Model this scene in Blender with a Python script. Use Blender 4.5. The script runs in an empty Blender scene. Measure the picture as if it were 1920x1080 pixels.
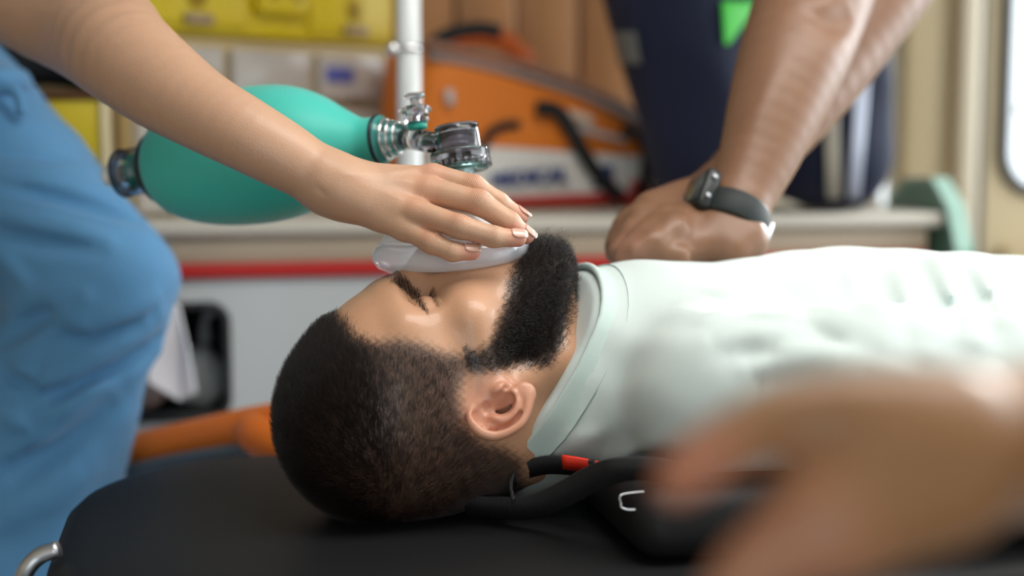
import bpy, bmesh, math, random
import numpy as np
from mathutils import Vector, Matrix
from math import sin, cos, pi, radians
rng = np.random.default_rng(7)
random.seed(7)
SC = bpy.context.scene
COL = SC.collection
# ---------------------------------------------------------------- camera, sky, big lights, exposure
FPX = 2667.0
CAM = np.array([0.0, 0.0, 1.05]); YAW = radians(12); PIT = radians(6)
VR = np.array([cos(YAW), -sin(YAW), 0.0])
VF = np.array([sin(YAW)*cos(PIT), cos(YAW)*cos(PIT), -sin(PIT)])
VU = np.cross(VR, VF)
def at(px, py, d):
    """world point seen at photograph pixel (px, py) at distance d along the view axis"""
    return CAM + d*(VF + VR*(px-960)/FPX - VU*(py-540)/FPX)
def pj(p):
    q = np.asarray(p, float)-CAM; d = q@VF
    return 960+FPX*(q@VR)/d, 540-FPX*(q@VU)/d, d
cd = bpy.data.cameras.new('camera'); cam = bpy.data.objects.new('camera', cd); COL.objects.link(cam)
cam.location = CAM
cam.rotation_euler = Matrix((VR, VU, -VF)).transposed().to_euler()
cd.lens = 50.0; cd.sensor_width = 36.0; cd.clip_start = 0.01
cd.dof.use_dof = True; cd.dof.focus_distance = 1.075; cd.dof.aperture_fstop = 2.0
SC.camera = cam
w = bpy.data.worlds.new('sky'); SC.world = w; w.use_nodes = True
bg = w.node_tree.nodes['Background']; bg.inputs[0].default_value = (0.86, 0.95, 1.0, 1); bg.inputs[1].default_value = 1.7
SC.view_settings.view_transform = 'Standard'; SC.view_settings.look = 'None'
SC.view_settings.gamma = 1; SC.view_settings.use_curve_mapping = False
SC.view_settings.exposure = 0.22
def area(name, loc, target, sx, sy, power, col):
    l = bpy.data.lights.new(name, 'AREA'); l.shape = 'RECTANGLE'; l.size = sx; l.size_y = sy; l.energy = power; l.color = col
    o = bpy.data.objects.new(name, l); COL.objects.link(o); o.location = loc
    o.rotation_euler = (Vector(target)-Vector(loc)).to_track_quat('-Z', 'Y').to_euler()
    return o
# ceiling lamp panel, daylight through the rear doorway (right) and the side door behind the camera
area('ceiling_lamp_light', (0.75, 0.75, 1.86), (0.75, 0.8, 0), 1.3, 0.5, 10, (1.0, 0.97, 0.92))
area('rear_doorway_light', (2.45, 1.55, 1.40), (0.4, 1.15, 0.95), 1.3, 0.9, 24, (0.93, 0.98, 1.0))
area('side_door_light', (-0.45, -1.12, 1.2), (0.1, 1.1, 0.95), 1.0, 1.4, 1.6, (0.93, 0.97, 1.0))
sn = bpy.data.lights.new('sun', 'SUN'); sn.energy = 4.0; sn.angle = radians(16); sn.color = (1.0, .98, .94)
so = bpy.data.objects.new('sun', sn); COL.objects.link(so); so.rotation_euler = Vector((1.1, 1.10, .42)).to_track_quat('Z', 'Y').to_euler()
try:
    SC.cycles.use_denoising = True; SC.cycles.max_bounces = 10; SC.cycles.transparent_max_bounces = 12
    SC.cycles.caustics_reflective = False; SC.cycles.sample_clamp_indirect = 6.0
except Exception: pass

# ---------------------------------------------------------------- materials
def mat(name, col, rough=0.6, metal=0.0, spec=0.5, noise=0.0, nscale=20.0, bump=0.0, bscale=200.0, bdist=0.001,
        sss=0.0, sssr=(0.012, 0.004, 0.002), trans=0.0, ior=1.45, coat=0.0, alpha=1.0, attr=None, sheen=0.0, emit=None, wave=None, fold=False):
    m = bpy.data.materials.new(name); m.use_nodes = True; nt = m.node_tree; N = nt.nodes; L = nt.links
    b = N['Principled BSDF']
    tc = N.new('ShaderNodeTexCoord')
    b.inputs['Base Color'].default_value = (*col, 1)
    b.inputs['Roughness'].default_value = rough; b.inputs['Metallic'].default_value = metal
    b.inputs['Specular IOR Level'].default_value = spec; b.inputs['IOR'].default_value = ior
    b.inputs['Transmission Weight'].default_value = trans; b.inputs['Coat Weight'].default_value = coat
    b.inputs['Alpha'].default_value = alpha; b.inputs['Sheen Weight'].default_value = sheen
    if sss > 0:
        b.inputs['Subsurface Weight'].default_value = sss; b.inputs['Subsurface Radius'].default_value = (1, .35, .18)
        b.inputs['Subsurface Scale'].default_value = sssr[0]
    src = None
    if attr:
        a = N.new('ShaderNodeAttribute'); a.attribute_name = attr; src = a.outputs['Color']
    if noise > 0:
        t = N.new('ShaderNodeTexNoise'); t.inputs['Scale'].default_value = nscale; t.inputs['Detail'].default_value = 4
        L.new(tc.outputs['Object'], t.inputs['Vector'])
        r = N.new('ShaderNodeMapRange'); r.inputs[3].default_value = 1-noise; r.inputs[4].default_value = 1+noise
        L.new(t.outputs['Fac'], r.inputs[0])
        mx = N.new('ShaderNodeVectorMath'); mx.operation = 'MULTIPLY'
        if src: L.new(src, mx.inputs[0])
        else: mx.inputs[0].default_value = col
        L.new(r.outputs[0], mx.inputs[1]); src = mx.outputs[0]
    if src: L.new(src, b.inputs['Base Color'])
    if bump > 0:
        t = N.new('ShaderNodeTexNoise'); t.inputs['Scale'].default_value = bscale; t.inputs['Detail'].default_value = 3
        L.new(tc.outputs['Object'], t.inputs['Vector'])
        h = t.outputs['Fac']
        if wave:
            wv = N.new('ShaderNodeTexWave'); wv.inputs['Scale'].default_value = wave[0]; wv.inputs['Distortion'].default_value = wave[1]
            mp = N.new('ShaderNodeMapping'); mp.inputs['Rotation'].default_value = wave[2]
            L.new(tc.outputs['Object'], mp.inputs[0]); L.new(mp.outputs[0], wv.inputs['Vector'])
            ad = N.new('ShaderNodeMath'); ad.operation = 'ADD'; L.new(h, ad.inputs[0]); L.new(wv.outputs['Fac'], ad.inputs[1]); h = ad.outputs[0]
        if fold:
            fa = N.new('ShaderNodeAttribute'); fa.attribute_name = 'fold'; sp = N.new('ShaderNodeSeparateColor'); L.new(fa.outputs['Color'], sp.inputs[0])
            n2 = N.new('ShaderNodeTexNoise'); n2.inputs['Scale'].default_value = 260; L.new(tc.outputs['Object'], n2.inputs['Vector'])
            m1 = N.new('ShaderNodeMath'); m1.operation = 'MULTIPLY_ADD'; L.new(n2.outputs['Fac'], m1.inputs[0]); m1.inputs[1].default_value = .16; L.new(sp.outputs[0], m1.inputs[2])
            m2 = N.new('ShaderNodeMath'); m2.operation = 'MULTIPLY'; L.new(m1.outputs[0], m2.inputs[0]); m2.inputs[1].default_value = 22.0
            m3 = N.new('ShaderNodeMath'); m3.operation = 'SINE'; L.new(m2.outputs[0], m3.inputs[0])
            m4 = N.new('ShaderNodeMath'); m4.operation = 'ABSOLUTE'; L.new(m3.outputs[0], m4.inputs[0])
            m5 = N.new('ShaderNodeMath'); m5.operation = 'POWER'; L.new(m4.outputs[0], m5.inputs[0]); m5.inputs[1].default_value = .35
            m6 = N.new('ShaderNodeMath'); m6.operation = 'MULTIPLY'; L.new(m5.outputs[0], m6.inputs[0]); L.new(sp.outputs[1], m6.inputs[1])
            m7 = N.new('ShaderNodeMath'); m7.operation = 'MULTIPLY_ADD'; L.new(m6.outputs[0], m7.inputs[0]); m7.inputs[1].default_value = fold; L.new(h, m7.inputs[2]); h = m7.outputs[0]
        bp = N.new('ShaderNodeBump'); bp.inputs['Strength'].default_value = bump; bp.inputs['Distance'].default_value = bdist
        L.new(h, bp.inputs['Height']); L.new(bp.outputs[0], b.inputs['Normal'])
    if emit:
        b.inputs['Emission Color'].default_value = (*emit[:3], 1); b.inputs['Emission Strength'].default_value = emit[3]
    return m

# ---------------------------------------------------------------- object helpers
def link(name, me, m=None, parent=None, smooth=True):
    if isinstance(me, bmesh.types.BMesh):
        bm = me; me = bpy.data.meshes.new(name); bm.to_mesh(me); bm.free()
    o = bpy.data.objects.new(name, me); COL.objects.link(o)
    if m is not None: me.materials.append(m)
    if smooth and hasattr(me, 'polygons') and len(me.polygons): me.polygons.foreach_set('use_smooth', np.ones(len(me.polygons), bool))
    if parent is not None: o.parent = parent
    return o
def tag(o, label=None, cat=None, group=None, kind=None):
    if label: o['label'] = label
    if cat: o['category'] = cat
    if group: o['group'] = group
    if kind: o['kind'] = kind
    return o
def empty(name, label=None, cat=None, group=None, kind=None):
    o = bpy.data.objects.new(name, None); COL.objects.link(o); o.empty_display_size = 0.05
    return tag(o, label, cat, group, kind)
PLACED = []
def place(o, loc):
    """set a thing's empty at its base; its children keep their world place (finished at the end of the script)"""
    PLACED.append((o, tuple(float(v) for v in loc))); return o
def box(bm, x0, x1, y0, y1, z0, z1, bev=0.0, seg=2, M=None):
    r = bmesh.ops.create_cube(bm, size=1.0)
    S = Matrix.Translation(((x0+x1)/2, (y0+y1)/2, (z0+z1)/2)) @ Matrix.Diagonal((abs(x1-x0), abs(y1-y0), abs(z1-z0), 1))
    bmesh.ops.transform(bm, matrix=S, verts=r['verts'])
    if bev > 0:
        es = list({e for v in r['verts'] for e in v.link_edges})
        q = bmesh.ops.bevel(bm, geom=es, offset=bev, segments=seg, affect='EDGES', profile=0.5)
        vs = list({v for f in q['faces'] for v in f.verts} | {v for v in r['verts'] if v.is_valid})
    else: vs = r['verts']
    if M is not None: bmesh.ops.transform(bm, matrix=M, verts=vs)
    return vs
def frame_of(d):
    d = np.asarray(d, float); d = d/np.linalg.norm(d)
    a = np.array([0, 0, 1.0]) if abs(d[2]) < 0.9 else np.array([1.0, 0, 0])
    u = np.cross(a, d); u /= np.linalg.norm(u); v = np.cross(d, u)
    return u, v, d
def lathe(prof, o=(0, 0, 0), axis=(0, 0, 1), n=48, sx=1.0, sy=1.0, closed=False, udir=None):
    """prof: list of (radius, height along axis)"""
    bm = bmesh.new(); u, v, d = frame_of(axis); o = np.asarray(o, float)
    if udir is not None:
        u = np.asarray(udir, float); u = u-d*(u@d); u /= np.linalg.norm(u); v = np.cross(d, u)
    rings = []
    for r, h in prof:
        if r < 1e-6: rings.append([bm.verts.new(o+d*h)]); continue
        rings.append([bm.verts.new(o+d*h+u*r*sx*cos(2*pi*i/n)+v*r*sy*sin(2*pi*i/n)) for i in range(n)])
    pairs = list(zip(rings, rings[1:]))
    if closed: pairs.append((rings[-1], rings[0]))
    for A, B in pairs:
        for i in range(n):
            j = (i+1) % n
            if len(A) == 1 and len(B) == 1: continue
            if len(A) == 1: bm.faces.new((A[0], B[j], B[i])) if False else bm.faces.new((A[0], B[i], B[j]))
            elif len(B) == 1: bm.faces.new((A[j], A[i], B[0]))
            else: bm.faces.new((A[i], B[i], B[j], A[j])) if False else bm.faces.new((A[j], A[i], B[i], B[j]))
    bmesh.ops.recalc_face_normals(bm, faces=bm.faces)
    return bm
def spline(pts, n=8):
    """Catmull-Rom through rows of pts"""
    P = np.asarray(pts, float); P = np.vstack([2*P[0]-P[1], P, 2*P[-1]-P[-2]]); out = []
    for i in range(1, len(P)-2):
        for t in np.linspace(0, 1, n, endpoint=False):
            a, b, c, d = P[i-1:i+3]
            out.append(0.5*((2*b)+(c-a)*t+(2*a-5*b+4*c-d)*t*t+(3*b-a-3*c+d)*t**3))
    out.append(P[-2]); return np.array(out)
def sweep(pts, rad, n=12, sub=6, flat=1.0, nrm=None, cap=True, section=None):
    """tube (or a flat section) swept along a smooth path; section: list of (a, b) offsets"""
    P = spline(pts, sub) if sub > 1 else np.asarray(pts, float); m = len(P)
    R = np.interp(np.linspace(0, 1, m), np.linspace(0, 1, len(rad)), rad) if hasattr(rad, '__len__') else np.full(m, rad)
    T = np.gradient(P, axis=0); T /= np.linalg.norm(T, axis=1)[:, None]+1e-12
    bm = bmesh.new(); rings = []
    u = np.asarray(nrm, float) if nrm is not None else frame_of(T[0])[0]
    for i in range(m):
        if nrm is not None and np.ndim(nrm) == 1: u = np.asarray(nrm, float)
        u = u-T[i]*(u@T[i]); u /= np.linalg.norm(u)+1e-12; v = np.cross(T[i], u)
        if section is None: S = [(cos(2*pi*k/n)*R[i], sin(2*pi*k/n)*R[i]*flat) for k in range(n)]
        else: S = [(a*R[i], b*R[i]) for a, b in section]
        rings.append([bm.verts.new(P[i]+u*a+v*b) for a, b in S])
    for A, B in zip(rings, rings[1:]):
        k = len(A)
        for i in range(k): bm.faces.new((A[i], A[(i+1) % k], B[(i+1) % k], B[i]))
    if cap: bm.faces.new(rings[0][::-1]); bm.faces.new(rings[-1])
    bmesh.ops.recalc_face_normals(bm, faces=bm.faces)
    return bm
RECT = lambda a, b: [(-a, -b), (a, -b), (a, b), (-a, b)]

# ---------------------------------------------------------------- signed distance modelling (smooth unions meshed by surface nets)
class Nd:
    def __init__(s, f, k=0.0, ch=None, kind='p'): s.f, s.k, s.ch, s.kind = f, k, ch, kind
    def __call__(s, P):
        if s.kind == 'p': return s.f(P)
        if s.kind == 'u':
            d = s.ch[0](P)
            for c in s.ch[1:]: d = smin(d, c(P), s.k)
            return d
        if s.kind == 's': return -smin(-s.ch[0](P), s.ch[1](P), s.k)
        if s.kind == 'i': return -smin(-s.ch[0](P), -s.ch[1](P), s.k)
        if s.kind == 'd': return s.ch[0](P)+s.f(P)
    def prune(s, c, R):
        """(smaller tree that is exact within R of c, its value at c)"""
        if s.kind == 'p': return s, float(s.f(c)[0])
        if s.kind == 'u':
            pv = [x.prune(c, R) for x in s.ch]; v = [q for _, q in pv]; mn = min(v); lim = max(mn, 0)+2.6*R+1.3*s.k
            keep = [p for p, q in pv if q <= lim or q == mn]; d = v[0]
            for q in v[1:]: d = smin1(d, q, s.k)
            return (keep[0] if len(keep) == 1 else Nd(None, s.k, keep, 'u')), d
        a, va = s.ch[0].prune(c, R)
        if s.kind == 'd': return Nd(s.f, 0, [a], 'd'), va+float(s.f(c)[0])
        b, vb = s.ch[1].prune(c, R)
        if s.kind == 's':
            if vb > 2.6*R+1.3*s.k: return a, va
            return Nd(None, s.k, [a, b], 's'), -smin1(-va, vb, s.k)
        return Nd(None, s.k, [a, b], 'i'), -smin1(-va, -vb, s.k)
def smin1(a, b, k):
    h = max(k-abs(a-b), 0)/k if k > 0 else 0
    return min(a, b)-h*h*k*0.25
def smin(a, b, k):
    if k <= 0: return np.minimum(a, b)
    h = np.maximum(k-np.abs(a-b), 0)/k
    return np.minimum(a, b)-h*h*k*0.25
def U(k, *ch): return Nd(None, k, list(ch), 'u')
def SUB(a, b, k=0.0): return Nd(None, k, [a, b], 's')
def INT(a, b, k=0.0): return Nd(None, k, [a, b], 'i')
def DISP(a, g): return Nd(g, 0, [a], 'd')
def rc(a, b, ra, rb):
    a = np.asarray(a, np.float64); b = np.asarray(b, np.float64); ab = b-a; L2 = ab@ab
    def f(P):
        q = P-a; t = np.minimum(np.maximum((q@ab)/L2, 0), 1); q -= t[:, None]*ab
        return np.sqrt(np.einsum('ij,ij->i', q, q))-(ra+(rb-ra)*t)
    return Nd(f)
def ell(c, r, M=None):
    c = np.asarray(c, float); r = np.asarray(r, float)
    def f(P):
        q = P-c
        if M is not None: q = q@M      # columns of M are the ellipsoid's axes
        q = q/r; k0 = np.sqrt(np.einsum('ij,ij->i', q, q)); q = q/r; k1 = np.sqrt(np.einsum('ij,ij->i', q, q))+1e-9
        return k0*(k0-1)/k1
    return Nd(f)
def rbox(c, h, r, M=None):
    c = np.asarray(c, float); h = np.asarray(h, float)-r
    def f(P):
        q = P-c
        if M is not None: q = q@M
        q = np.abs(q)-h
        return np.linalg.norm(np.maximum(q, 0), axis=1)+np.minimum(q.max(axis=1), 0)-r
    return Nd(f)
def plane(p, n):
    p = np.asarray(p, float); n = np.asarray(n, float); n = n/np.linalg.norm(n)
    return Nd(lambda P: (P-p)@n)
def chain(pts, rs, k=0.004): return U(k, *[rc(pts[i], pts[i+1], rs[i], rs[i+1]) for i in range(len(pts)-1)])
def limb(pts, rs, sub=4, k=0.0015):
    P = spline(np.c_[np.asarray(pts, float), np.asarray(rs, float)], sub)
    return U(k, *[rc(P[i, :3], P[i+1, :3], P[i, 3], P[i+1, 3]) for i in range(len(P)-1)])
def xf(node, O, M, s_=1.0):
    """node in a local frame: local = (P-O) @ M / scale"""
    O = np.asarray(O, float)
    class X(Nd):
        def __init__(s, n): s.n = n; s.k = 0; s.kind = 'x'; s.ch = None
        def __call__(s, P): return s.n((P-O)@M/s_)*s_
        def prune(s, c, R): n, v = s.n.prune((c-O)@M/s_, R/s_); return X(n), v*s_
    return X(node)
def folds(segs):
    """cloth folds: (a, b, width, amplitude[, bow]) ridges (positive) or creases (negative) along segments"""
    S = [(np.asarray(s[0], float), np.asarray(s[1], float), s[2], s[3]) for s in segs]
    if not S: return lambda P: np.zeros(len(P))
    Ca = np.array([(a+b)/2 for a, b, _, _ in S]); Cr = np.array([np.linalg.norm(a-b)/2+2.6*wd for a, b, wd, _ in S])
    def g(P):
        out = np.zeros(len(P)); lo_, hi_ = P.min(0), P.max(0); pc = (lo_+hi_)/2; pr = np.linalg.norm(hi_-lo_)/2
        for i in np.flatnonzero(np.linalg.norm(Ca-pc, axis=1) < Cr+pr):
            a, b, wd, A = S[i]
            ab = b-a; t = np.clip(((P-a)@ab)/(ab@ab), 0, 1)
            d2 = ((P-a-t[:, None]*ab)**2).sum(1)
            out -= A*np.exp(-d2/(wd*wd))*np.sqrt(np.clip(np.sin(pi*np.clip(t, .04, .96)), 0, 1))
        return out
    return g
def mesh_sdf(f, lo, hi, h, B=8, proj=1):
    lo = np.asarray(lo, float); hi = np.asarray(hi, float)
    nb = np.ceil((hi-lo)/(h*B)).astype(int); NX, NY = int(nb[0]*B+4), int(nb[1]*B+4)
    g = np.stack(np.meshgrid(*[np.arange(n) for n in nb], indexing='ij'), -1).reshape(-1, 3)
    cen = lo+(g+0.5)*h*B; R = h*(B+1)*0.87
    dc = np.concatenate([f(c) for c in np.array_split(cen, max(1, len(cen)//20000))])
    g = g[np.abs(dc) < R*1.9]
    loc = np.stack(np.meshgrid(*[np.arange(B+2)]*3, indexing='ij'), -1).reshape(-1, 3)
    key = lambda c: (c[..., 0]+NX*(c[..., 1]+NY*c[..., 2]).astype(np.int64)).astype(np.int64)
    Vk, Vp, Ed = [], [], []
    offs = [(0, 0, 0), (1, 0, 0), (0, 1, 0), (1, 1, 0), (0, 0, 1), (1, 0, 1), (0, 1, 1), (1, 1, 1)]
    edges = [(0, 1), (2, 3), (4, 5), (6, 7), (0, 2), (1, 3), (4, 6), (5, 7), (0, 4), (1, 5), (2, 6), (3, 7)]
    sup = g//4; o_ = np.lexsort(sup.T); g = g[o_]; sup = sup[o_]; last = None
    for b, sb in zip(g, sup):
        if last is None or (sb != last).any():
            fs = f.prune((lo+(sb*4+2)*B*h)[None], R*4.1)[0]; last = sb
        base = b*B; P = lo+(base+loc)*h
        fp, dc = fs.prune((lo+(base+B/2)*h)[None], R)
        if abs(dc) > R*1.5: continue
        D = fp(P).reshape(B+2, B+2, B+2)
        s = D < 0
        if s.all() or not s.any(): continue
        n = B
        c8 = np.stack([D[o[0]:o[0]+n, o[1]:o[1]+n, o[2]:o[2]+n] for o in offs], -1)
        sg = c8 < 0; m = sg.any(-1) & ~sg.all(-1)
        if m.any():
            ijk = np.argwhere(m); v8 = c8[m]; acc = np.zeros((len(ijk), 3)); cnt = np.zeros(len(ijk))
            for p, q in edges:
                a, c = v8[:, p], v8[:, q]; x = (a < 0) != (c < 0)
                t = np.where(x, a/(a-c+1e-30), 0)
                op, oq = np.array(offs[p]), np.array(offs[q])
                acc += np.where(x[:, None], op+(oq-op)*t[:, None], 0); cnt += x
            Vk.append(key(ijk+base)); Vp.append(lo+(base+ijk+acc/cnt[:, None])*h)
        for ax in range(3):
            e = np.eye(3, dtype=int)[ax]; o1 = np.eye(3, dtype=int)[(ax+1) % 3]; o2 = np.eye(3, dtype=int)[(ax+2) % 3]
            A = D[:n, :n, :n]; C = D[e[0]:n+e[0], e[1]:n+e[1], e[2]:n+e[2]]
            x = (A < 0) != (C < 0)
            if x.any():
                ijk = np.argwhere(x)+base; fl = (A[x] < 0)
                q = np.stack([key(ijk), key(ijk-o1), key(ijk-o1-o2), key(ijk-o2)], 1)
                q[~fl] = q[~fl][:, ::-1]
                ok = (ijk-o1-o2 >= 0).all(1)
                Ed.append(q[ok])
    Vk = np.concatenate(Vk); Vp = np.concatenate(Vp); Q = np.concatenate(Ed)
    o = np.argsort(Vk); Vk = Vk[o]; Vp = Vp[o]; Vk, ui = np.unique(Vk, return_index=True); Vp = Vp[ui]
    idx = np.searchsorted(Vk, Q); idx[idx >= len(Vk)] = 0
    ok = (Vk[idx] == Q).all(1); Q = idx[ok]
    cell = ((Vp-lo)/(h*32)).astype(int); ck = cell[:, 0]+1000*(cell[:, 1]+1000*cell[:, 2]); so = np.argsort(ck, kind='stable')
    for ch in np.split(so, np.flatnonzero(np.diff(ck[so]))+1) if proj else []:
        fp = f.prune((lo+(cell[ch[0]]+.5)*h*32)[None], h*32*.87)[0]
        for _ in range(proj):
            p = Vp[ch]; e = h*0.35; d = fp(p)
            G = np.stack([fp(p+np.eye(3)[i]*e)-d for i in range(3)], 1)/e
            s = (G*G).sum(1)+1e-6
            st = -(d/s)[:, None]*G; ln = np.linalg.norm(st, axis=1)[:, None]
            Vp[ch] = p+st*np.minimum(1, 0.6*h/(ln+1e-12))
    return Vp, Q
def to_mesh(name, V, Q):
    me = bpy.data.meshes.new(name)
    me.vertices.add(len(V)); me.vertices.foreach_set('co', V.astype(np.float32).ravel())
    me.loops.add(Q.size); me.loops.foreach_set('vertex_index', Q.astype(np.int32).ravel())
    me.polygons.add(len(Q)); me.polygons.foreach_set('loop_start', np.arange(0, Q.size, Q.shape[1], dtype=np.int32))
    me.polygons.foreach_set('loop_total', np.full(len(Q), Q.shape[1], np.int32))
    me.update(calc_edges=True); me.validate(); return me
def relax(V, Q, it=1, lam=0.4):
    for _ in range(it):
        acc = np.zeros_like(V); cnt = np.zeros(len(V))
        for i in range(4):
            a, b = Q[:, i], Q[:, (i+1) % 4]
            np.add.at(acc, a, V[b]); np.add.at(cnt, a, 1)
        V = V+lam*(acc/np.maximum(cnt, 1)[:, None]-V)
    return V
def vcol(me, C, name='tint'):
    a = me.color_attributes.new(name, 'FLOAT_COLOR', 'POINT')
    a.data.foreach_set('color', np.hstack([C, np.ones((len(C), 1))]).astype(np.float32).ravel())
def vnormals(V, Q):
    n = np.cross(V[Q[:, 2]]-V[Q[:, 0]], V[Q[:, 3]]-V[Q[:, 1]]); N = np.zeros_like(V)
    for i in range(4): np.add.at(N, Q[:, i], n)
    return N/(np.linalg.norm(N, axis=1)[:, None]+1e-12)
def sst(a, b, x):
    t = np.clip((x-a)/(b-a), 0, 1); return t*t*(3-2*t)
def hairs(name, P, r0, m, parent):
    """P: (n strands, k points, 3) -> one hair curves object"""
    n, k, _ = P.shape; hc = bpy.data.hair_curves.new(name); hc.add_curves([k]*n)
    hc.attributes['position'].data.foreach_set('vector', P.astype(np.float32).ravel()) if 'position' in hc.attributes else hc.points.foreach_set('position', P.astype(np.float32).ravel())
    ra = hc.attributes.get('radius') or hc.attributes.new('radius', 'FLOAT', 'POINT')
    prof = np.linspace(1, 0.35, k)[None, :]*r0*rng.uniform(.7, 1.2, (n, 1))
    ra.data.foreach_set('value', prof.astype(np.float32).ravel())
    hc.materials.append(m); o = bpy.data.objects.new(name, hc); COL.objects.link(o); o.parent = parent
    return o
# ================================================================ ambulance interior
def on_y(px, py, y):
    d = VF+VR*(px-960)/FPX-VU*(py-540)/FPX
    return CAM+d*(y-CAM[1])/d[1]
M_BEIGE = mat('beige_panel', (.46, .36, .21), .5, noise=.05, nscale=5)
M_BENCH = mat('bench_beige', (.46, .38, .28), .5, noise=.03, nscale=5)
M_WHITE = mat('white_laminate', (.62, .66, .66), .45, noise=.03, nscale=5)
M_TOP = mat('bench_vinyl', (.62, .58, .50), .35)
M_DARK = mat('dark_rubber', (.02, .022, .022), .6)
M_BLACK = mat('black_plastic', (.012, .012, .013), .45)
def slab(name, x0, x1, y0, y1, z0, z1, m, bev=0, parent=None):
    bm = bmesh.new(); box(bm, x0, x1, y0, y1, z0, z1, bev); o = link(name, bm, m, parent, bev > 0)
    if parent is None: o['kind'] = 'structure'
    return o
YB, ZC = 2.30, 1.92
slab('floor', -1.35, 2.5, -1.15, YB+.05, -.05, 0, mat('floor_vinyl', (.16, .17, .18), .5))
M_CEIL = mat('ceiling_white', (.75, .74, .70), .6)
slab('ceiling', -1.35, 2.5, -1.15, YB+.05, ZC, ZC+.05, M_CEIL)
slab('wall_left', -1.35, -1.30, -1.15, YB+.05, 0, ZC, M_BENCH)
# near wall with a side door opening (open sliding door, daylight)
slab('wall_front', -1.3, -.95, -1.15, -1.10, 0, ZC, M_BENCH)
slab('wall_front', .05, 2.5, -1.15, -1.10, 0, ZC, M_BENCH)
# far wall, with a narrow window and the rounded window of the door
wx0, wx1 = 1.142, 1.176; dx = 1.342
wb = slab('wall_back', -1.35, wx0, YB, YB+.05, 0, ZC, M_BEIGE)
slab('wall_panel', wx0, wx1, YB, YB+.05, 0, .93, M_BEIGE, parent=wb)
slab('wall_panel', wx0, wx1, YB, YB+.05, 1.55, ZC, M_BEIGE, parent=wb)
slab('door_pillar', wx1, dx-.02, YB-.015, YB+.05, 0, ZC, M_BEIGE, .012, parent=wb)
slab('pillar_edge', dx-.075, dx-.028, YB-.040, YB-.012, 0, ZC, mat('pillar_trim', (.52, .44, .32), .35), .012, parent=wb)
slab('door_seal', dx-.024, dx-.008, YB-.022, YB+.045, 0, ZC, M_DARK, .004, parent=wb)
# door with rounded window: frame mesh with a hole
def rrect(x0, x1, z0, z1, r, n=8):
    P = []
    for cx, cz, a in ((x1-r, z1-r, 0), (x0+r, z1-r, .5*pi), (x0+r, z0+r, pi), (x1-r, z0+r, 1.5*pi)):
        P += [(cx+r*cos(a+.5*pi*i/n), cz+r*sin(a+.5*pi*i/n)) for i in range(n+1)]
    return P
def holed(name, X0, X1, Z0, Z1, hole, y0, y1, m, parent=None):
    """rectangular panel with a rounded hole, extruded in y"""
    bm = bmesh.new(); n = len(hole); cx = sum(p[0] for p in hole)/n; cz = sum(p[1] for p in hole)/n
    outer = []
    for x, z in hole:
        dx_, dz_ = x-cx, z-cz; t = min(((X1-cx)/dx_ if dx_ > 1e-9 else (X0-cx)/dx_ if dx_ < -1e-9 else 1e9), ((Z1-cz)/dz_ if dz_ > 1e-9 else (Z0-cz)/dz_ if dz_ < -1e-9 else 1e9))
        outer.append([cx+dx_*t, cz+dz_*t])
    for X in (X0, X1):
        for Z in (Z0, Z1):
            k = min(range(n), key=lambda i: (outer[i][0]-X)**2+(outer[i][1]-Z)**2); outer[k] = [X, Z]
    R = [[bm.verts.new((x, y, z)) for x, z in c] for c, y in ((outer, y0), (hole, y0), (hole, y1), (outer, y1))]
    for a in range(4):
        A, B = R[a], R[(a+1) % 4]
        for i in range(n): bm.faces.new((A[i], A[(i+1) % n], B[(i+1) % n], B[i]))
    bmesh.ops.recalc_face_normals(bm, faces=bm.faces)
    return link(name, bm, m, parent, False)
door = holed('door_1', dx-.010, 2.3, .02, ZC, rrect(1.377, 2.1, .957, 1.70, .07), YB-.005, YB+.045, M_BEIGE); door['kind'] = 'structure'
hp = rrect(1.377, 2.1, .957, 1.70, .07)
bm = bmesh.new(); R = [[bm.verts.new((x, y, z)) for x, z in rrect(1.377-o, 2.1+o, .957-o, 1.70+o, .07+o)] for o, y in ((.012, YB-.006), (.010, YB-.014), (-.008, YB-.014), (-.010, YB+.0))]
for A, B in zip(R, R[1:]):
    for i in range(len(A)): bm.faces.new((A[i], A[(i+1) % len(A)], B[(i+1) % len(A)], B[i]))
link('window_seal', bm, M_BLACK, door)
slab('door_ledge', dx+.03, 2.2, YB-.03, YB-.004, .80, .86, M_BEIGE, .012, parent=door)
M_GLASS = mat('window_glass', (.9, .97, .95), .05, spec=.5, alpha=.06)
slab("pane", 1.372, 2.105, YB+.02, YB+.024, .952, 1.705, M_GLASS, parent=door)
slab("window_latch", 1.412, 1.46, YB-.02, YB+.018, 1.094, 1.106, M_BLACK, .003, parent=door)
slab('wall_back', 2.3, 2.5, YB, YB+.05, 0, ZC, M_BEIGE)
win = slab('window_1', wx0-.006, wx0, YB-.01, YB+.05, .93, 1.55, mat('window_frame', (.6, .6, .58), .4)); 
slab('pane', wx0, wx1, YB+.03, YB+.034, .93, 1.55, M_GLASS, parent=win)
# wood panelling on the far wall behind the orange bag: planks
M_WOOD = mat('wood_plank', (.43, .21, .085), .45, noise=.22, nscale=7, bump=.2, bscale=30, bdist=.001)
wp = empty('wall_panelling', kind='structure'); x = .28
for k, wd in enumerate((.11, .10, .105, .115, .10)):
    bm = bmesh.new(); box(bm, x+.002, x+wd-.002, YB-.028-.003*(k % 2), YB-.004, .95, ZC-.02, .004); link('wood_plank', bm, M_WOOD, wp); x += wd
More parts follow.
